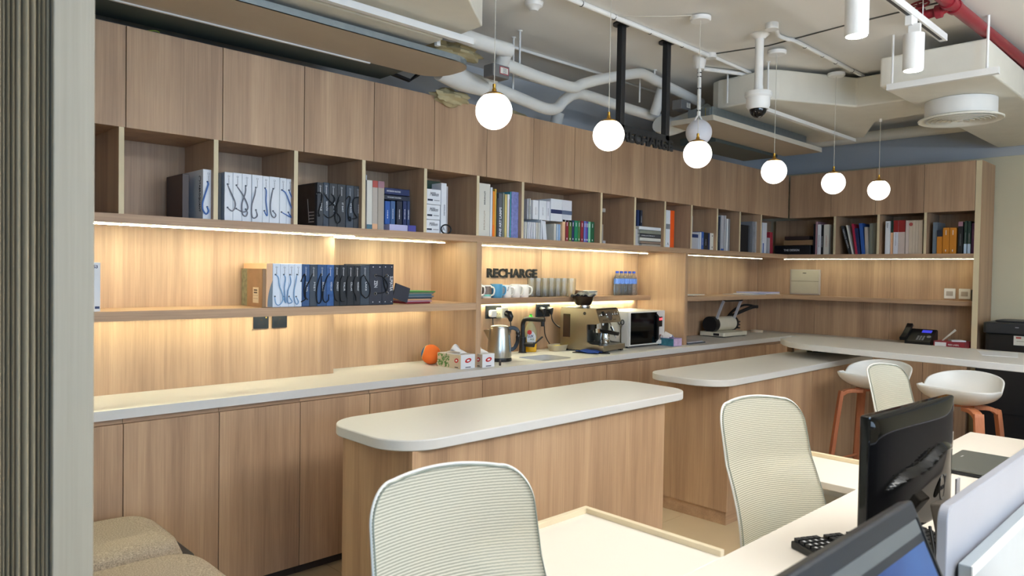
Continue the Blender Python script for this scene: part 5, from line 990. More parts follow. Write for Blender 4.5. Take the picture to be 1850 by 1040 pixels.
# microwave
mw = thing('microwave', 'white microwave oven with black glass door and red digits', 'microwave', (4.74, .27, ZC))
MWW = mat('white_enamel', '#d9d6d2', .3); mx0, mx1, my0, mz0, mz1 = 4.500, 4.985, .105, ZC+.014, ZC+.282
box('casing', MWW, mx0, mx1, my0+.012, .455, mz0, mz1, mw, bevel=.004); box('fascia', MWW, mx0, mx1, my0, my0+.0125, mz0, mz1, mw, bevel=.002)
dr_ = box('door', MWW, mx0+.003, mx0+.375, my0-.012, my0-.0005, mz0+.004, mz1-.004, mw, bevel=.003); box('door_glass', GLOSSB, mx0+.014, mx0+.355, my0-.0135, my0-.012, mz0+.014, mz1-.010, dr_)
G().bar([(mx0+.345, my0-.014, mz1-.03), (mx0+.352, my0-.026, mz1-.045), (mx0+.352, my0-.026, mz0+.045), (mx0+.345, my0-.014, mz0+.03)], .012, .02, (0,1,0)).build('handle', BLACKP, dr_)
dp = box('display', BLACKP, mx0+.405, mx0+.450, my0-.0015, my0, mz1-.13, mz1-.05, mw); text('digits', '8:40', (mx0+.408, my0-.0018, mz1-.078), (1,0,0), (0,0,1), .018, mat('red_digits', '#ff3030', .4, emit=(1,.05,.06), estr=4, var=0), dp, width=.038)
G().lathe([(0,0),(.022,0),(.024,.004),(.020,.014),(0,.014)], (mx0+.428, my0, mz0+.055), 24, (0,-1,0)).build('dial', CHROME, mw, smooth=40); text('print', 'WAVE', (mx0+.15, my0-.0137, mz0+.022), (1,0,0), (0,0,1), .007, TXG, dr_) if False else None
for x in (mx0+.03, mx1-.03):
    for y in (my0+.03, .42): G().lathe([(0,0),(.012,0),(.012,.014),(0,.014)], (x, y, ZC), 12).build('foot', BLACKP, mw)
# scissors
t = thing('scissors', 'black handled scissors leaning on the white microwave flank', 'scissors', (4.49, .16, ZC)); sx = 4.497
for y in (.155, .185): G().tube([(sx-.004, y+.014*math.cos(math.radians(a)), ZC+.20+.018*math.sin(math.radians(a))) for a in range(0, 360, 24)], .0035, 7, closed=True).build('finger_loop', BLACKP, t, smooth=60)
for s_ in (1, -1): G().bar([(sx-.004, .17+.012*s_, ZC+.185), (sx-.004, .17, ZC+.15), (sx-.004, .17-.004*s_, ZC+.0005)], .008, .002, (0,1,0)).build('blade', STEEL, t)
# pastel tissue box + book by the upright
t = thing('tissue_box', 'small pastel tissue box with a pulled tissue right of the microwave', 'tissue box', (5.0, .06, ZC))
box('carton', mat('pastel_print', '#9a8cc4', .5, var=.5, scale=30), 4.945, 5.06, -.012, .13, ZC, ZC+.062, t, bevel=.001, seg=1); box('side_print', mat('green_blue_print', '#3f7f8f', .5, var=.6, scale=26), 4.9442, 4.945, -.010, .128, ZC+.002, ZC+.06, t); box('end_print', mat('pink_print', '#c9b0cf', .5, var=.4, scale=40), 4.947, 5.058, -.0128, -.012, ZC+.002, ZC+.06, t)
G().grid(lambda u, v: (4.955+.09*u, .04+.07*v, ZC+.062+.045*math.sin(math.pi*u)**2*(.4+.6*v)+.006*math.sin(13*u)), 14, 6).build('tissue', mat('soft_tissue', '#eceaea', .9), t, smooth=80, solid=.0008)
for i, (c, l) in enumerate((('slate', 'dark brochure at the bottom right of the second oak upright'), ('palegrey', 'pale brochure lying on the dark one behind the oak upright'))): tag(box('brochure', P(c), 5.20+.01*i, 5.47-.02*i, .02+.01*i, .19, ZC+.008*i, ZC+.0078+.008*i), l, 'brochure')
# hole punch
hp = thing('binding_machine', 'white and black comb binding machine with raised lever handles on the worktop', 'binding machine', (6.25, .28, ZC))
PUW = mat('cream_enamel', '#d8d2c0', .35)
G().prism(rrect(6.02, 6.46, .16, .42, .02, 4), ZC+.008, ZC+.045).build('base', PUW, hp, bevel=.003); box('label_plate', BLACKP, 6.0193, 6.02, .21, .27, ZC+.014, ZC+.036, hp)
G().tube([(6.12, .33, ZC+.112), (6.44, .33, ZC+.112)], .068, 24).build('drum_cover', PUW, hp, smooth=40)
G().tube([(6.05, .33, ZC+.112), (6.12, .33, ZC+.112)], .074, 24).build('end_cap', BLACKP, hp, smooth=40); G().tube([(6.44, .33, ZC+.112), (6.47, .33, ZC+.112)], .072, 24).build('end_cap', BLACKP, hp, smooth=40)
for x in (6.10, 6.425): G().bar([(x, .29, ZC+.15), (x+.015, .24, ZC+.30), (x+.02, .225, ZC+.335)], .016, .022, (1,0,0)).build('lever_arm', P('palegrey'), hp)
G().tube([(6.12, .222, ZC+.34), (6.445, .222, ZC+.34)], .014, 12).build('grip', BLACKP, hp, smooth=50)
G().bar(smoothpath([(6.42, .36, ZC+.16), (6.56, .30, ZC+.215), (6.68, .24, ZC+.262), (6.76, .22, ZC+.266)], 4), .022, .03, (0,1,0)).build('second_lever', BLACKP, hp, bevel=.004); G().bar(smoothpath([(6.42, .36, ZC+.16), (6.50, .33, ZC+.235), (6.60, .28, ZC+.285), (6.72, .23, ZC+.272)], 4), .014, .02, (0,1,0)).build('second_lever', BLACKP, hp)
for k in range(3): box('comb_tooth', BLACKP, 6.47, 6.50, .26, .30, ZC+.06+.03*k, ZC+.072+.03*k, hp)
box('tray', BLACKP, 6.46, 6.52, .20, .36, ZC, ZC+.02, hp, bevel=.004)
for x in (6.05, 6.42): box('foot', BLACKP, x, x+.03, .18, .40, ZC, ZC+.008, hp)
t = G().lathe([(.035,0),(.06,0),(.06,.022),(.035,.022),(.035,0)], (6.93, .31, ZC), 26).build('tape_roll', P('beige'), smooth=40); tag(t, 'beige tape roll lying in the worktop corner', 'tape')
# niche three shelf: brochures and papers
for i, (a, l) in enumerate((((5.17, 5.42, .12, .26, .0, .010, 'kraft'), 'tan folder lying at the left end of the corner shelf'), ((5.16, 5.32, .13, .24, .0105, .026, 'peach2'), 'patterned tan pad on the left end of the corner shelf'), ((5.33, 5.60, .115, .22, .0105, .018, 'offwhite'), 'cream sheet pad beside the patterned pad'))): tag(box('paper_pad', P(a[6]), a[0], a[1], a[2], a[3], 1.2872+a[4], 1.2872+a[5]), l, 'paper')
for i, (pl_, z, c, l) in enumerate((([(6.35, .14), (6.75, .13), (6.80, .38), (6.40, .40)], .0002, 'palegrey', 'loose grey papers at the bottom of the corner shelf pile'), ([(6.55, .18), (7.02, .12), (7.08, .32), (6.60, .40)], .006, 'white', 'white papers fanned across the corner shelf'), ([(6.62, .14), (7.10, .16), (7.10, .36), (6.66, .40)], .014, 'lilac', 'topmost pale lilac paper sheaf in the shelf corner'))): tag(G().prism(pl_, 1.2872+z, 1.2872+z+.0056+.006*(i == 2)).build('paper_sheaf', P(c)), l, 'paper')
# fuse box and switches on the end wall
t = thing('fuse_box', 'beige flush fuse box with a hinged cover on the oak end wall', 'fuse box', (XB, -.07, 1.42))
box('frame', P('greige'), XB-.012, XB-.0005, -.205, .105, 1.292, 1.545, t, bevel=.002); d = box('cover', mat('beige_enamel', '#b3ab98', .4), XB-.018, XB-.012, -.190, .090, 1.305, 1.535, t, bevel=.002)
box('latch', BLACKP, XB-.0195, XB-.018, -.065, -.03, 1.505, 1.512, d); box('seam', GAP, XB-.0184, XB-.018, -.19, .09, 1.425, 1.428, d)
for k, (y, l) in enumerate(((-1.345, 'white wall switch plate on the oak end wall, left one'), (-1.46, 'white wall switch plate on the oak end wall, next to the end panel'))):
    t = thing('wall_switch', l, 'switch', (XB, y, 1.35)); box('plate', WHITEPL, XB-.010, XB-.0005, y-.045, y+.045, 1.30, 1.39, t, bevel=.004); box('rocker', P('greige'), XB-.013, XB-.010, y-.026, y+.026, 1.325, 1.365, t, bevel=.002)
t = G().obox((XB-.02, -1.535, 1.335), (.012,0,0), (0,.02,0), (0,0,.05)).build('black_remote', BLACKP, bevel=.006); tag(t, 'black wall holder against the end panel beside the switches', 'holder')
# sockets
def socket(x0, x1, z0, z1, y, label, plugs=()):
    t = thing('wall_socket', label, 'socket', ((x0+x1)/2, y, z0)); box('plate', mat('black_socket_plate', '#1b1f24', .3), x0, x1, y-.010, y-.0003, z0, z1, t, bevel=.002)
    for xc in ((x0+x1)/2-.033, (x0+x1)/2+.033) if x1-x0 > .1 else ((x0+x1)/2,):
        for a, b, c, d in ((-.004, .004, .008, .016), (-.015, -.008, -.012, -.007), (.008, .015, -.012, -.007)): box('pin_slot', GAP, xc+a, xc+b, y-.0105, y-.010, (z0+z1)/2+c, (z0+z1)/2+d, t)
    return t
t = socket(1.610, 1.690, 1.165, 1.2295, .2824, 'black wall socket under the lower shelf of the left niche'); box('warning_mark', P('yellow'), 1.672, 1.678, .2718, .2724, 1.218, 1.224, t)
socket(1.710, 1.790, 1.166, 1.2295, .2824, 'blank black wall plate right of the black socket')
socket(3.355, 3.50, 1.147, 1.238, YB, 'black double socket with two white plugs above the kettle'); socket(3.855, 4.0, 1.143, 1.238, YB, 'black double socket with two black plugs beside the tap')
pg = thing('power_plug', 'white rounded plug in the socket above the kettle, left one', 'plug', (3.39, YB-.03, 1.18)); box('plug_body', WHITEPL, 3.372, 3.428, YB-.045, YB-.0106, 1.158, 1.207, pg, bevel=.010, seg=3); G().tube(smoothpath([(3.40, YB-.03, 1.158), (3.395, YB-.04, 1.10), (3.36, YB-.10, 1.02), (3.29, YB-.2, .95), (3.262, YB-.255, .915)], 5), .004, 7).build('cord', BLACKP, pg)
pa_ = thing('plug_adapter', 'cream block adapter in the right half of the kettle socket', 'adapter', (3.47, YB-.04, 1.18)); box('adapter_body', mat('cream_plastic', '#e6dfc2', .4), 3.443, 3.510, YB-.075, YB-.0106, 1.150, 1.222, pa_, bevel=.008, seg=2)
for a in (-.013, .012): box('pin_slot', GAP, 3.4425, 3.443, YB-.045+a, YB-.04+a, 1.178, 1.183, pa_)
pk = thing('power_plug', 'black plug with thick flex in the cream adapter', 'plug', (3.49, YB-.09, 1.17)); G().tube([(3.485, YB-.0755, 1.185), (3.49, YB-.10, 1.18), (3.492, YB-.112, 1.16), (3.492, YB-.112, 1.13)], [.022, .026, .022, .010], 14).build('plug_body', BLACKP, pk, smooth=50); G().tube(smoothpath([(3.492, YB-.112, 1.135), (3.49, YB-.115, 1.06), (3.45, YB-.12, .98), (3.39, YB-.17, .93), (3.35, YB-.20, .9045)], 5), .004, 7).build('cord', BLACKP, pk)
pk = thing('power_plug', 'black plug, left of the two beside the tap, its flex running down', 'plug', (3.90, YB-.03, 1.19)); G().tube([(3.90, YB-.0106, 1.20), (3.90, YB-.04, 1.195), (3.90, YB-.045, 1.16)], [.020, .022, .008], 12).build('plug_body', BLACKP, pk, smooth=50); G().tube(smoothpath([(3.90, YB-.045, 1.165), (3.905, YB-.045, 1.08), (3.93, YB-.035, 1.0), (4.0, YB-.03, .92), (4.03, YB-.03, .904)], 5), .004, 7).build('cord', BLACKP, pk)
pk = thing('power_plug', 'black plug, right of the two beside the tap, feeding the coffee machine', 'plug', (3.97, YB-.03, 1.19)); G().tube([(3.975, YB-.0106, 1.20), (3.975, YB-.045, 1.195), (3.975, YB-.05, 1.16)], [.020, .023, .008], 12).build('plug_body', BLACKP, pk, smooth=50); G().tube(smoothpath([(3.975, YB-.05, 1.165), (3.98, YB-.055, 1.12), (4.02, YB-.06, 1.08), (4.08, YB-.075, 1.05), (4.13, YB-.10, 1.035)], 5), .0045, 7).build('cord', BLACKP, pk)
# mugs, glasses, plates, bottles on the mug shelf
ZG = 1.2937; YM_ = .402
def mug(x, m, h, r, label, ang, deco=None):
    t = thing('mug', label, 'mug', (x, YM_, ZG), 'mugs on the niche shelf')
    G().lathe([(0,0),(r*.86,0),(r*.93,.005),(r,.02),(r,h),(r-.004,h),(r-.004,.008),(0,.006)], (x, YM_, ZG), 28).build('cup', m, t, smooth=40)
    d = Vector((math.cos(ang), math.sin(ang), 0)); c = Vector((x, YM_, ZG))
    G().tube(smoothpath([c+d*(r-.002)+Z_*h*.85, c+d*(r+.020)+Z_*h*.80, c+d*(r+.026)+Z_*h*.55, c+d*(r+.018)+Z_*h*.28, c+d*(r-.002)+Z_*h*.2], 4), .0055, 8).build('handle', m, t, smooth=60)
    return t
CER = mat('white_ceramic', '#e6e4e2', .25); a0 = math.radians(-70)
mug(3.213, CER, .095, .038, 'white mug at the left end of the mug shelf, handle forward', a0)
t = mug(3.298, CER, .088, .039, 'white mug with a brown picture and teal foot, second from the left', a0); t2_ = G().lathe([(.0393,.018),(.0393,.080)], (3.298, YM_, ZG), 28).build('picture_print', mat('brown_mug_print', '#6b5c55', .4, var=.5, scale=70), t, smooth=60); G().lathe([(.0394,.012),(.0394,.026)], (3.298, YM_, ZG), 28).build('picture_print', mat('teal_mug_print', '#6fb6b0', .4), t, smooth=60)
mug(3.395, mat('blue_ceramic', '#4f93bd', .3), .095, .042, 'blue mug on the niche shelf', math.radians(-25))
t = mug(3.488, CER, .088, .038, 'white mug with small black printing, right of the blue mug', a0)
for k in range(4): G().obox((3.468+.003*k, YM_-.036, ZG+.05+.008*k), (.005,0,0), (0,.0008,0), (0,0,.002)).build('print', TXB, t)
mug(3.575, CER, .094, .039, 'plain white mug, second from the glasses', a0); mug(3.662, CER, .091, .037, 'plain white mug next to the tall glasses', a0)
gl = thing('drinking_glass', 'tall clear drinking glass in the row right of the mugs', 'glass', (3.74, YM_, ZG), 'tall drinking glasses on the niche shelf')
G().lathe([(0,0),(.029,0),(.030,.003),(.0335,.138),(.0318,.138),(.0285,.008),(0,.007)], (3.74, YM_, ZG), 26).build('tumbler', GLASS, gl, smooth=40)
gl['label'] = 'first tall clear glass right of the mugs on the niche shelf'
for k, w_ in zip(range(1, 6), ('second', 'third', 'fourth', 'fifth', 'sixth')): copytree(gl, (3.74+.0705*k, YM_, ZG), label=w_+' tall clear glass right of the mugs on the niche shelf')
copytree(gl, (4.168, YM_-.005, ZG), label='last tall clear glass, set apart at the right end of its row')
pt = G().lathe([(0,0),(.05,0),(.055,.003),(.082,.012),(.083,.014),(.054,.0055),(0,.004)], (4.36, YM_, ZG), 32).build('plate', CER, smooth=40); tag(pt, 'lowest white plate of the stack behind the coffee grinder', 'plate', 'stacked white plates')
for k, l in enumerate(('second lowest plate of the stack behind the coffee grinder', 'third plate up in the stack behind the coffee grinder', 'fourth plate up in the stack behind the coffee grinder', 'topmost plate of the stack behind the coffee grinder')): copytree(pt, (0, 0, .0075*(k+1)), label=l)
b_ = thing('water_bottle', 'one of six small water bottles with blue caps in a clear pack', 'water bottle', (4.76, YM_+.02, ZG), 'water bottle pack on the niche shelf')
PET = mat('clear_bottle', '#e3ebf0', .06, trans=.92, ior=1.33, var=0)
G().lathe([(0,0),(.024,0),(.027,.005),(.026,.03),(.0275,.05),(.026,.075),(.0275,.09),(.0275,.125),(.024,.145),(.013,.170),(.012,.183),(0,.183)], (4.76, YM_+.02, ZG), 20).build('bottle_body', PET, b_, smooth=50)
G().lathe([(.028,.095),(.028,.138),(.0278,.138)], (4.76, YM_+.02, ZG), 20).build('label', mat('blue_bottle_label', '#5d82cf', .4, var=.5, scale=90), b_, smooth=50)
G().lathe([(0,.183),(.0145,.183),(.0145,.200),(0,.200)], (4.76, YM_+.02, ZG), 16).build('cap', mat('blue_cap', '#1e3fa8', .4), b_, smooth=40)
b_['label'] = 'blue-capped water bottle at the left end of its row on the mug shelf'
for k, l in zip(range(1, 5), ('second blue-capped water bottle from the left in its row', 'blue-capped water bottle in the middle of its row', 'second blue-capped water bottle from the right in its row', 'blue-capped water bottle at the right end, nearest the tall oak panel')): copytree(b_, (4.76+.0565*k, YM_+.02, ZG), label=l)
# phone, red box and papers on the end-wall worktop
ph = thing('desk_phone', 'black desk phone with a small blue screen on the end wall worktop', 'phone', (6.98, -1.18, ZC))
G().extr([(6.86, -1.30, ZC), (7.08, -1.30, ZC), (7.08, -1.30, ZC+.12), (7.04, -1.30, ZC+.13), (6.86, -1.30, ZC+.03)], (0, .20, 0)).build('phone_body', BLACKP, ph, bevel=.004)
G().bar(smoothpath([(6.85, -1.085, ZC+.045), (6.92, -1.085, ZC+.075), (7.0, -1.085, ZC+.125), (7.05, -1.085, ZC+.165)], 4), .05, .03, (0,1,0)).build('handset', BLACKP, ph, bevel=.006)
kn = Vector((-.10, 0, .18)).normalized(); ku = Vector((.18, 0, .10)).normalized()
def kp(u, v): return Vector((6.86, v, ZC+.031))+ku*u+kn*.0008
G().obox(kp(.165, -1.235), ku*.020, (0,.038,0), kn*.001).build('screen', mat('blue_lcd', '#2a2fb8', .3, emit=(.08,.09,.8), estr=.5, var=0), ph)
for i in range(4):
    for j in range(3): G().obox(kp(.03+.018*i, -1.19-.022*j), ku*.005, (0,.007,0), kn*.002).build('key', P('grey'), ph)
G().lathe([(0,0),(.017,0),(.017,.003),(0,.003)], kp(.08, -1.272), 18, kn).build('nav_key', P('grey'), ph)
rb = thing('copier_paper_box', 'red copier paper ream box lying beside the desk phone', 'box', (6.88, -1.46, ZC))
box('carton', P('maroon', .5), 6.80, 7.05, -1.575, -1.345, ZC, ZC+.052, rb, bevel=.001, seg=1); box('label', P('white'), 6.7993, 6.80, -1.44, -1.355, ZC+.012, ZC+.044, rb); text('lettering', 'RED LABEL', (6.7992, -1.455, ZC+.022), (0,-1,0), (0,0,1), .012, TXT, rb, width=.08)
t = G().prism([(6.84, -1.47), (6.93, -1.42), (7.0, -1.50), (6.90, -1.56)], ZC+.0525, ZC+.062).build('paper_slip', P('white')); tag(t, 'white paper slips lying on the red ream box', 'paper')
t = G().extr([(6.86, -1.40, ZC+.053), (6.90, -1.38, ZC+.053), (6.96, -1.46, ZC+.15), (6.93, -1.48, ZC+.14)], (.002, .001, .001)).build('paper_slip', P('white'), bevel=0); tag(t, 'folded white paper standing up from the red ream box', 'paper')
# printer on its cabinet
pc_ = thing('printer_stand', 'black cabinet under the printer at the right end of the bar', 'cabinet', (7.0, -2.1, 0))
box('cabinet_body', mat('black_laminate', '#17181b', .5), 6.78, 7.32, -2.5, -1.66, 0, .84, pc_); box('drawer', mat('black_laminate', '#17181b', .5), 6.765, 6.779, -2.49, -1.67, .42, .82, pc_, bevel=.002); box('handle', STEEL, 6.755, 6.765, -2.15, -2.0, .74, .75, pc_)
pr = thing('printer', 'black multifunction printer with a white warning sticker, beyond the end panel', 'printer', (7.0, -1.95, .84))
G().prism(rrect(6.90, 7.30, -2.25, -1.69, .03, 4), .8405, 1.04).build('printer_body', BLACKP, pr, bevel=.006); G().prism(rrect(6.86, 7.30, -2.26, -1.68, .04, 4), 1.04, 1.13).build('scanner_lid', mat('charcoal_plastic', '#2a2c30', .4), pr, bevel=.012, seg=3); G().prism(rrect(6.95, 7.28, -2.2, -1.74, .05, 4), 1.13, 1.145).build('feeder', mat('charcoal_plastic', '#2a2c30', .4), pr, bevel=.006)
box('sticker', P('offwhite'), 6.8988, 6.90, -2.02, -1.89, .955, 1.03, pr); box('print', P('redmute'), 6.898, 6.8988, -1.94, -1.905, 1.008, 1.022, pr); box('print', P('greige2'), 6.898, 6.8988, -2.01, -1.91, .985, .99, pr); box('logo', P('palegrey'), 6.8592, 6.86, -1.93, -1.905, 1.095, 1.10, pr)
t = G().prism([(5.80, -1.90), (5.50, -2.0), (5.53, -2.19), (5.88, -2.12)], .9803, .983).build('paper_sheet', P('white')); tag(t, 'white paper sheets lying on the bar counter', 'paper')
# ================================================================ fluted column at the left edge
FLW = wood('pale_ash_slat', 'z', '#74664f', '#998b72', .6); FLB = wood('pale_ash_board', 'z', '#89806f', '#a09684', .6)
fc = thing('fluted_column', 'pale fluted timber column filling the left edge of the view', 'column', (.25, -1.8, 0))
box('edge_board', FLB, .2835, .3435, -1.90, -1.74, 0, CZ, fc, bevel=.002); box('core', mat('brown_groove', '#4d4634', .8), .0, .2835, -1.868, -1.74, 0, CZ, fc)
xs = (.075, .092, .108, .124, .140, .156, .172, .188, .203, .213, .2195, .2255, .2315, .2395, .2495, .2595, .2675, .2725, .279)
wsz = (.006,)*9+(.0042, .0028, .0027, .0026, .0048, .0052, .0046, .0026, .0026, .0042)
for k, (x, r) in enumerate(zip(xs, wsz)):
    G().prism([(x+r*math.cos(a), -1.868+(.020+.004*math.sin(k*2.3))*math.sin(a)) for a in [math.radians(180+18*i) for i in range(11)]], 0, CZ).build('slat', FLW, fc, smooth=50)

# ================================================================ upholstered stools
FAB = mat('speckled_tweed', '#9f907e', .95, var=1.25, scale=230, bump=.5, bscale=500)
def bench_stool(y0, y1, x0, x1, label, grp='tweed stools against the base cabinets'):
    t = thing('upholstered_stool', label, 'stool', ((x0+x1)/2, (y0+y1)/2, 0), grp)
    def fn(u, v):
        a, b = 2*u-1, 2*v-1; k = (abs(a)**5+abs(b)**5)**.2 if (a or b) else 1; m_ = max(abs(a), abs(b)); s_ = m_/k if k else 1
        return ((x0+x1)/2+a*s_*(x1-x0)/2, (y0+y1)/2+b*s_*(y1-y0)/2, .425+.075*(1-m_**9)**.5)
    G().grid(fn, 28, 28).build('cushion', FAB, t, smooth=80)
    G().prism(rrect(x0+.006, x1+.022, y0+.01, y1-.01, [.05]*4, 6), .405, .427).build('seat_shell', BLACKP, t, bevel=.006)
    for x in (x0+.06, x1-.06):
        for y in (y0+.07, y1-.07): G().tube([(x, y, 0), (x, y, .406)], .013, 10).build('leg', BLACKM, t, smooth=60)
    return t
bench_stool(-.625, -.135, .40, .985, 'speckled tweed stool pushed against the base cabinets')
bench_stool(-1.13, -.648, .40, .985, 'speckled tweed stool at the bottom left corner, in front of the other')

# ================================================================ office desks
DESK = mat('pale_birch_top', '#e8dfd2', .38, scale=4, var=.03); DZ = .74
dk = thing('bench_desk', 'long pale bench desk with side returns running to the right', 'desk', (3, -2.9, 0))
G().box(.45, 4.02, -2.84, -2.30, DZ-.025, DZ).build('desktop', DESK, dk, bevel=.0015, seg=1); G().box(.45, 4.02, -3.42, -2.90, DZ-.025, DZ).build('desktop', DESK, dk, bevel=.0015, seg=1)
LIP = mat('birch_lip', '#d8c8a8', .45)
for x0, x1, y1 in ((1.205, 1.725, -1.825), (2.612, 2.975, -1.975)):
    r_ = box('return_top', DESK, x0, x1, -2.2995, y1, DZ-.025, DZ, dk, bevel=.0015, seg=1)
    box('lip', LIP, x1-.018, x1, -2.2995, y1-.0185, DZ, DZ+.016, r_, bevel=.001, seg=1); box('lip', LIP, x0, x1, y1-.018, y1, DZ, DZ+.016, r_, bevel=.001, seg=1)
    box('modesty_leg', WHITEP, x1-.03, x1-.005, y1-.40, y1-.03, 0, DZ-.025, dk); box('drawer_unit', WHITEP, x0+.03, x1-.035, y1-.42, y1-.03, .08, .60, dk)
for x in (.5, 2.1, 3.97):
    for y in (-2.36, -3.36): box('leg', WHITEP, x-.025, x+.025, y-.025, y+.025, 0, DZ-.025, dk)
    box('cross_beam', WHITEP, x-.02, x+.02, -3.335, -2.385, DZ-.065, DZ-.0255, dk)
dv = thing('desk_divider', 'white rounded divider screen standing along the middle of the bench desk', 'divider', (3.4, -2.86, DZ))
PANL = mat('grey_white_laminate', '#8c8d94', .35); z0, z1 = .62, 1.042
out = [(3.98, z0), (3.98, z1)]+[(1.575-.0+.03-.03*math.sin(a)-.03, z1-.03+.03*math.cos(a)) for a in [math.radians(9*i) for i in range(11)]]+[(1.545, z0)]
G().extr([(x, -2.862, z) for x, z in out], (0, .018, 0)).build('screen_panel', PANL, dv, bevel=.002)
G().box(1.60, 3.95, -2.890, -2.868, .62, .925).build('cable_channel', mat('pale_aluminium', '#9aa1a5', .3, metal=.2), dv, bevel=.002); G().box(1.60, 3.95, -2.893, -2.890, .905, .925).build('channel_lip', WHITEP, dv)
# monitor seen from behind
mo = thing('monitor', 'black glossy monitor seen from behind with an oval lettered badge', 'monitor', (2.03, -2.64, DZ))
mx, my = 2.035, -2.665; th = math.radians(-4)
def ML(a, b, c): return Vector((mx+a*math.cos(th)-b*math.sin(th), my+a*math.sin(th)+b*math.cos(th), c))
def mbox(a0, a1, b0, b1, c0, c1): 
    c = ML((a0+a1)/2, (b0+b1)/2, (c0+c1)/2); return G().obox(c, (ML((a1-a0)/2, 0, 0)-ML(0,0,0)), (ML(0,(b1-b0)/2,0)-ML(0,0,0)), (0,0,(c1-c0)/2))
mbox(-.262, .262, .010, .035, .825, 1.152).build('screen_frame', GLOSSB, mo, bevel=.006, seg=3); mbox(-.245, .245, .0352, .036, .85, 1.135).build('screen', BLACKP, mo)
def wave(u): return .50+.10*math.sin(math.pi*(u-.35))-.02*math.cos(4*math.pi*u)
def backfn(u, v):
    a, c = 2*u-1, v; d = (max(0, 1-abs(a)**6)*max(0, 1-abs(2*c-1)**8))**.5; wv_ = wave(u)
    k = max(0, min(1, (wv_+.035-c)/.035)); lower = .006+.030*min(1, c/max(.05, wv_))*max(0, 1-abs(a)**3)
    return ML(a*.258, .010-d*(.012*(1-k)+lower*k), .828+.320*c)
G().grid(lambda u, v: backfn(1-u, v), 40, 64).build('rear_housing', mat('gloss_black_housing', '#070708', .045, coat=0, spec=.3), mo, smooth=40)
bc2 = backfn(.74, .30)+Vector((0, -.002, 0))
rg = [bc2+Vector((.019*math.cos(a), 0, .034*math.sin(a))) for a in [math.radians(15*i) for i in range(24)]]
lo_pl = G().extr(rg, (0, -.002, 0)).build('badge', mat('satin_grey_plastic2', '#6a6258', .3), mo); G().tube([p+Vector((0,-.002,0)) for p in rg], .0013, 6, closed=True).build('badge_ring', BLACKP, mo)
text('badge_lettering', 'DELL', bc2+Vector((-.014, -.0023, -.006)), (1,0,0), (0,0,1), .011, TXB, mo, width=.028, bold=.02)
mbox(.215, .24, -.018, -.014, .86, .93).build('service_sticker', P('palegrey'), mo)
G().bar([ML(.06, -.03, .90), ML(.06, -.045, .83), ML(.06, -.05, DZ+.012)], .06, .03, (1,0,0)).build('stand_neck', mat('satin_grey_plastic2', '#6a6258', .3), mo, bevel=.004)
G().lathe([(0,0),(.095,0),(.095,.006),(.03,.014),(0,.014)], ML(.06, -.055, DZ), 36).build('stand_base', GLOSSB, mo, smooth=40)
for k in range(3): t_ = G().tube(smoothpath([ML(.03-.04*k, -.02, .84), ML(-.02-.05*k, -.05, .79), ML(-.06-.03*k, -.06, DZ+.03), ML(-.02+.05*k, -.09, DZ+.006)], 5), .004, 7).build('cable', BLACKP, mo, smooth=60)
ad = box('power_brick', BLACKP, 1.78, 1.90, -2.82, -2.765, DZ, DZ+.035, bevel=.006); tag(ad, 'black power brick among the cables behind the monitor', 'adapter')
nt = G().extr([(1.70, -2.80, DZ+.0005), (1.755, -2.79, DZ+.0005), (1.76, -2.755, DZ+.045), (1.705, -2.76, DZ+.03)], (.001, -.001, .001)).build('paper_note', P('white')); tag(nt, 'small white paper note behind the nearest screen', 'paper')
# keyboard with lead
kb = thing('keyboard', 'black keyboard with white key legends on the pale desk', 'keyboard', (2.12, -2.47, DZ))
box('case', BLACKP, 1.905, 2.345, -2.545, -2.405, DZ, DZ+.020, kb, bevel=.004)
kc = mat('keycap_black', '#202225', .5); first = None; kg = G().obox((0,0,0), (.0082,0,0), (0,.0082,0), (0,0,.004))
for i in range(22):
    for j in range(6):
        if i in (4, 8) : continue
        if first is None: o = first = kg.build('key', kc, kb)
        else: o = first.copy(); COL.objects.link(o)
        o.location = (1.920+.0193*i, -2.530+.0222*j, DZ+.0245)
lg = G()
for i in range(4):
    for j in range(5): x, y = 1.920+.0193*i, -2.530+.0222*j; lg.box(x-.003, x+.003, y-.004, y+.004, DZ+.0284, DZ+.0288)
lg.build('key_legends', TXT, kb)['kind'] = 'stuff'
kb.rotation_euler.z = math.radians(-26)
kb.location = (2.075, -2.545, DZ)
cl = G().tube(smoothpath([(1.97, -2.548, DZ+.012), (1.965, -2.60, DZ+.01), (2.02, -2.63, DZ+.03), (2.08, -2.60, DZ+.04), (2.06, -2.56, DZ+.036), (2.0, -2.57, DZ+.03), (2.02, -2.64, DZ+.01), (2.15, -2.70, DZ+.006)], 6), .003, 7).build('lead', BLACKP, kb, smooth=60)
# near screen, tilted back
ns = thing('tilted_monitor', 'near tilted screen showing blue, cut by the bottom edge', 'monitor', (.96, -2.96, DZ))
ti = math.radians(24); sv, su_ = Vector((0, math.sin(ti), math.cos(ti))), Vector((1,0,0)); sn = su_.cross(sv); tr_ = Vector((1.213, -2.9, 1.138)); Wm, Hm = .52, .315
cS = tr_-su_*Wm/2-sv*Hm/2
G().obox(cS-sn*.012, su_*Wm/2, sv*Hm/2, sn*.012).build('bezel', mat('bezel_black', '#1d2026', .35), ns, bevel=.005, seg=3)
scm = bpy.data.materials.new('blue_desktop_screen'); scm.use_nodes = True; nt_ = scm.node_tree; b_n = nt_.nodes['Principled BSDF']; tcn = N(nt_, 'ShaderNodeTexCoord'); nn_ = N(nt_, 'ShaderNodeTexNoise'); nn_.inputs['Scale'].default_value = 5; nt_.links.new(tcn.outputs['Object'], nn_.inputs['Vector'])
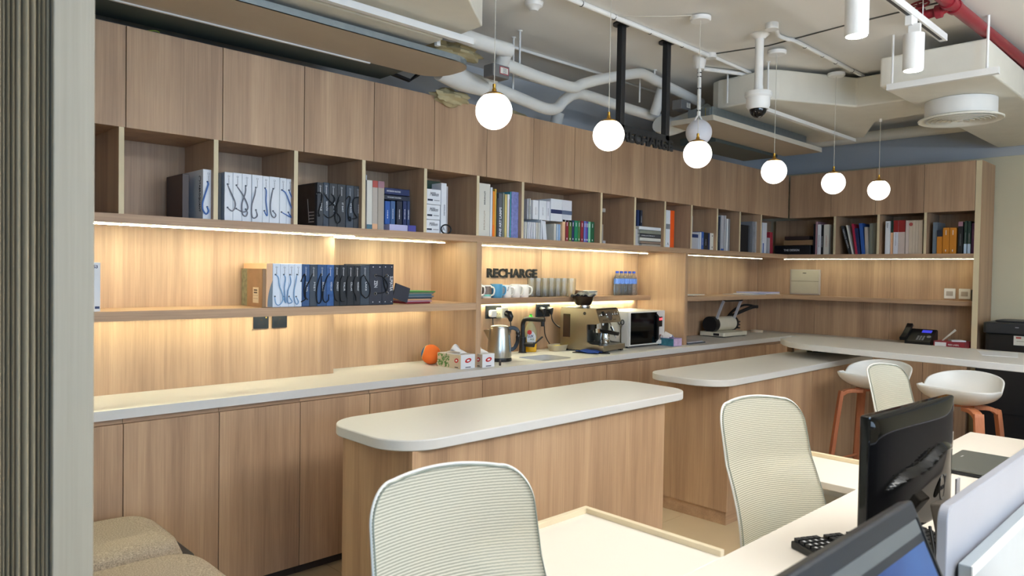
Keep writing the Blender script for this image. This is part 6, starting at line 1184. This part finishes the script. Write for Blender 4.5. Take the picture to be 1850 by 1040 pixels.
rmp = N(nt_, 'ShaderNodeValToRGB'); rmp.color_ramp.elements[0].color = lin('#1f3f86')+(1,); rmp.color_ramp.elements[1].color = lin('#3d70b8')+(1,); rmp.color_ramp.elements[0].position = .35; rmp.color_ramp.elements[1].position = .65
nt_.links.new(nn_.outputs['Fac'], rmp.inputs['Fac']); nt_.links.new(rmp.outputs['Color'], b_n.inputs['Emission Color']); b_n.inputs['Emission Strength'].default_value = .75; b_n.inputs['Base Color'].default_value = (.01,.01,.012,1); b_n.inputs['Roughness'].default_value = .2
G().obox(cS+sn*.0004-sv*.006, su_*(Wm/2-.022), sv*(Hm/2-.052), sn*.0004).build('screen', scm, ns)
G().obox(cS+sn*.0004+sv*(Hm/2-.036), su_*(Wm/2-.018), sv*.010, sn*.0004).build('title_bar', mat('grey_title_bar', '#4f5252', .4), ns)
G().obox(tr_-su_*.012-sv*.125+sn*.001, su_*.003, sv*.10, sn*.001).build('edge_strip', BLACKP, ns)
G().bar([cS-sn*.02-sv*.02, cS-sn*.07-sv*.10, Vector((cS.x, cS.y+.05, DZ+.01))], .06, .02, (1,0,0)).build('stand_neck', BLACKP, ns); G().box(cS.x-.11, cS.x+.11, -2.995, -2.905, DZ, DZ+.012).build('stand_base', BLACKP, ns, bevel=.003)
# laptop, closed
lp = thing('laptop', 'closed grey laptop lying on the desk right of the black monitor', 'laptop', (3.3, -2.5, DZ))
G().prism(rrect(3.10, 3.475, -2.625, -2.405, .012, 4), DZ+.002, DZ+.012).build('base', BLACKP, lp, bevel=.001, seg=1); G().prism(rrect(3.10, 3.475, -2.625, -2.405, .012, 4), DZ+.0135, DZ+.021).build('lid', mat('graphite_lid', '#5d605c', .35, metal=.3), lp, bevel=.001, seg=1)
box('hinge_bar', BLACKP, 3.13, 3.44, -2.632, -2.622, DZ+.003, DZ+.018, lp); box('lid_mark', P('palegrey'), 3.33, 3.36, -2.44, -2.434, DZ+.021, DZ+.0213, lp)
# desk telephone at the bottom right corner
tp = thing('desk_phone', 'dark desk phone with a large handset at the bottom right corner', 'phone', (1.62, -3.02, DZ))
G().extr([(1.56, -3.10, DZ), (1.56, -2.93, DZ), (1.56, -2.93, DZ+.115), (1.56, -2.96, DZ+.12), (1.56, -3.10, DZ+.045)], (.19, 0, 0)).build('phone_body', BLACKP, tp, bevel=.004)
G().bar(smoothpath([(1.545, -2.925, .885), (1.55, -2.955, .915), (1.553, -3.0, .905), (1.556, -3.05, .875), (1.56, -3.10, .83)], 4), .05, .034, (1,0,0)).build('handset', mat('dark_green_plastic', '#1b2220', .3), tp, bevel=.010, seg=3)
G().obox((1.69, -2.985, .862), (.035,0,0), (0,.020,.0105), (0,-.0007,.0013)).build('screen', mat('blue_phone_lcd', '#3f6fd0', .3, emit=(.12,.28,.85), estr=.7, var=0), tp)
# ================================================================ office chairs
CHW = mat('cream_chair_frame', '#dcd8cf', .4)
mm = bpy.data.materials.new('chair_mesh_weave'); mm.use_nodes = True; nt_ = mm.node_tree; nt_.nodes.remove(nt_.nodes['Principled BSDF']); ou = nt_.nodes['Material Output']
tcn = N(nt_, 'ShaderNodeTexCoord'); wv = N(nt_, 'ShaderNodeTexWave', wave_type='BANDS', bands_direction='Z'); wv.inputs['Scale'].default_value = 52; wv.inputs['Distortion'].default_value = .8; wv.inputs['Detail'].default_value = 2; wv.inputs['Detail Scale'].default_value = 3
nt_.links.new(tcn.outputs['Object'], wv.inputs['Vector'])
rmp = N(nt_, 'ShaderNodeValToRGB'); rmp.color_ramp.elements[0].color = lin('#a9aa98')+(1,); rmp.color_ramp.elements[1].color = lin('#e4e0d0')+(1,); nt_.links.new(wv.outputs['Fac'], rmp.inputs['Fac'])
df_ = N(nt_, 'ShaderNodeBsdfDiffuse'); tl_ = N(nt_, 'ShaderNodeBsdfTranslucent'); nt_.links.new(rmp.outputs['Color'], df_.inputs['Color']); nt_.links.new(rmp.outputs['Color'], tl_.inputs['Color'])
m1 = N(nt_, 'ShaderNodeMixShader'); m1.inputs[0].default_value = .35; nt_.links.new(df_.outputs[0], m1.inputs[1]); nt_.links.new(tl_.outputs[0], m1.inputs[2])
tp_ = N(nt_, 'ShaderNodeBsdfTransparent'); m2 = N(nt_, 'ShaderNodeMixShader'); mr = N(nt_, 'ShaderNodeMapRange'); mr.inputs['To Min'].default_value = .86; mr.inputs['To Max'].default_value = 1; nt_.links.new(wv.outputs['Fac'], mr.inputs['Value'])
nt_.links.new(mr.outputs[0], m2.inputs[0]); nt_.links.new(tp_.outputs[0], m2.inputs[1]); nt_.links.new(m1.outputs[0], m2.inputs[2]); nt_.links.new(m2.outputs[0], ou.inputs['Surface'])
BTOP, BBOT = 1.06, .47
def bk(u, v, dy=0):
    """backrest surface, u in [-1,1] across, v in [0,1] upward, sitter on the -y side"""
    w_ = .199-.012*v; f = 1
    if v > .85: t = (v-.85)/.15; f = 1-.32+.32*math.sqrt(max(0, 1-t*t))
    if v < .10: t = (.10-v)/.10; f = 1-.30+.30*math.sqrt(max(0, 1-t*t))
    x = u*w_*f; y = .185+.090*v+.030*v*v-.030*math.sin(math.pi*min(1, v*1.5))-.050*(x/.20)**2
    return Vector((x, y+dy, BBOT+(BTOP-BBOT)*v-.012*(v > .85)*(u*u)*(v-.85)/.15))
ch = thing('office_chair', 'x', 'chair', (0,0,0), 'cream mesh office chairs')
G().grid(lambda u, v: bk(2*u-1, v*.992+.004), 24, 60).build('back_mesh', mm, ch, smooth=80)
vs_ = [.0, .02, .05, .1]+[.1+.75*q/20 for q in range(1, 21)]+[.85+.15*math.sin(math.pi/2*q/14) for q in range(1, 15)]
ol = [bk(-1, q, .004) for q in vs_]+[bk(-1+2*q/16, 1, .004) for q in range(1, 16)]+[bk(1, q, .004) for q in reversed(vs_)]+[bk(1-2*q/16, 0, .004) for q in range(1, 16)]
G().tube(ol, .0036, 10, closed=True).build('back_frame', CHW, ch, smooth=70); G().tube([p+Vector((0, -.008, 0))-(p-Vector((0, p.y, .76))).normalized()*.003 for p in ol], .0016, 6, closed=True).build('piping', mat('grey_green_piping', '#7f8478', .8), ch, smooth=70)
G().bar(smoothpath([(0, .02, .425), (0, .17, .43), (0, .235, .50), (0, .225, .62), (0, .235, .72)], 5), .10, .022, (1,0,0)).build('back_spine', CHW, ch, bevel=.006)
def seatf(u, v):
    a, b = 2*u-1, 2*v-1; m_ = max(abs(a), abs(b)); k = (abs(a)**4+abs(b)**4)**.25 or 1; s_ = m_/k
    return (a*s_*.24, b*s_*.235-.05, .445+.05*(1-m_**4)**.5-.02*max(0, -b)**3)
G().grid(seatf, 20, 20).build('seat_pad', mat('light_seat_fabric', '#b9b8aa', .95, bump=.4, bscale=500), ch, smooth=80); G().prism(rrect(-.225, .225, -.27, .17, .09, 6), .425, .447).build('seat_shell', CHW, ch, bevel=.006)
G().lathe([(0,.08),(.03,.08),(.03,.25),(.018,.25),(.018,.425),(0,.425)], (0,-.04,0), 18).build('gas_lift', CHROME, ch, smooth=40)
for k in range(5):
    a = math.radians(72*k+18); d = Vector((math.cos(a), math.sin(a), 0)); lg_ = G().bar([Vector((0,-.04,.11))+d*.02, Vector((0,-.04,.085))+d*.29], .045, .025, (-d.y, d.x, 0)).build('base_leg', CHW, ch, bevel=.004)
    G().tube([Vector((0,-.04,.028))+d*.29+Vector((-d.y, d.x, 0))*.024, Vector((0,-.04,.028))+d*.29-Vector((-d.y, d.x, 0))*.024], .028, 16).build('caster', BLACKP, lg_, smooth=40)
def putchair(o, tx, ty, rz, label):
    # tx, ty: where the middle of the backrest top stands
    c, s = math.cos(rz), math.sin(rz); lx, ly = 0, .30
    o.location = (tx-(c*lx-s*ly), ty-(s*lx+c*ly), 0); o.rotation_euler = (0,0,rz); o['label'] = label
c2, c3 = copytree(ch), copytree(ch)
putchair(ch, .975, -2.062, math.radians(-12), 'cream mesh office chair nearest the camera, cut by the bottom edge')
putchair(c2, 2.335, -2.05, math.radians(-17), 'cream mesh office chair in the middle, before the second island')
putchair(c3, 3.71, -1.98, math.radians(-6), 'cream mesh office chair farthest away, behind the black monitor')
# ================================================================ bar stools
STW = mat('white_stool_shell', '#d6d5d1', .35); STL = wood('reddish_oak', 'z', '#8a4a2c', '#bf7a52', .5)
st = thing('bar_stool', 'x', 'stool', (0,0,0), 'white shell bar stools')
def shell(u, v):
    # v 0 centre..1 rim ; u around. +y is the raised back, -y the straight front lip
    a = 2*math.pi*u; ca, sa = math.cos(a), math.sin(a); n_ = 2.3 if sa > 0 else 3.6
    e = (abs(ca)**n_+abs(sa)**n_)**(-1/n_)
    zr = .850+(.080*max(0, sa)**.8 if sa > 0 else .0)-.022*math.exp(-((sa-.10)/.10)**2)*(1 if sa > 0 else .0)
    p_ = math.pi/2*v; rr = math.sin(p_)**.9; zz = 1-math.cos(p_)**1.15
    return (.206*ca*e*rr, (.20 if sa > 0 else .155)*sa*e*rr, .752+(zr-.752)*zz)
G().grid(lambda u, v: shell(u, v), 64, 16, closed_u=True).build('seat_shell', STW, st, smooth=80, solid=.009)
for sx_ in (-1, 1):
    for sy_ in (-1, 1):
        d = Vector((sx_*.7, sy_*.7, 0)).normalized()
        G().bar(smoothpath([Vector((sx_*.05, sy_*.05, .735)), Vector((sx_*.11, sy_*.10, .733)), Vector((sx_*.142, sy_*.125, .712)), Vector((sx_*.155, sy_*.138, .66)), Vector((sx_*.21, sy_*.19, 0))], 5), .050, .024, (-d.y, d.x, 0)).build('leg', STL, st, bevel=.004)
G().tube([(-.085, -.075, .745), (.085, .075, .745)], .012, 8).build('seat_mount', STL, st)
for y in (-.172, .172): G().tube([(-.19, y, .20), (.19, y, .20)], .010, 8).build('foot_bar', STL, st, smooth=60)
for x in (-.19, .19): G().tube([(x, -.17, .26), (x, .17, .26)], .010, 8).build('foot_bar', STL, st, smooth=60)
for k, (x, y, l) in enumerate(((4.98, -1.52, 'white bar stool with reddish legs behind the farthest office chair'), (4.80, -2.055, 'white bar stool with reddish legs in the middle, seen above the black monitor'), (4.66, -2.62, 'white bar stool with reddish legs cut by the right edge'))):
    o = st if k == 0 else copytree(st); o.location = (x, y, 0); o.rotation_euler = (0,0,math.radians(-97)); o['label'] = l
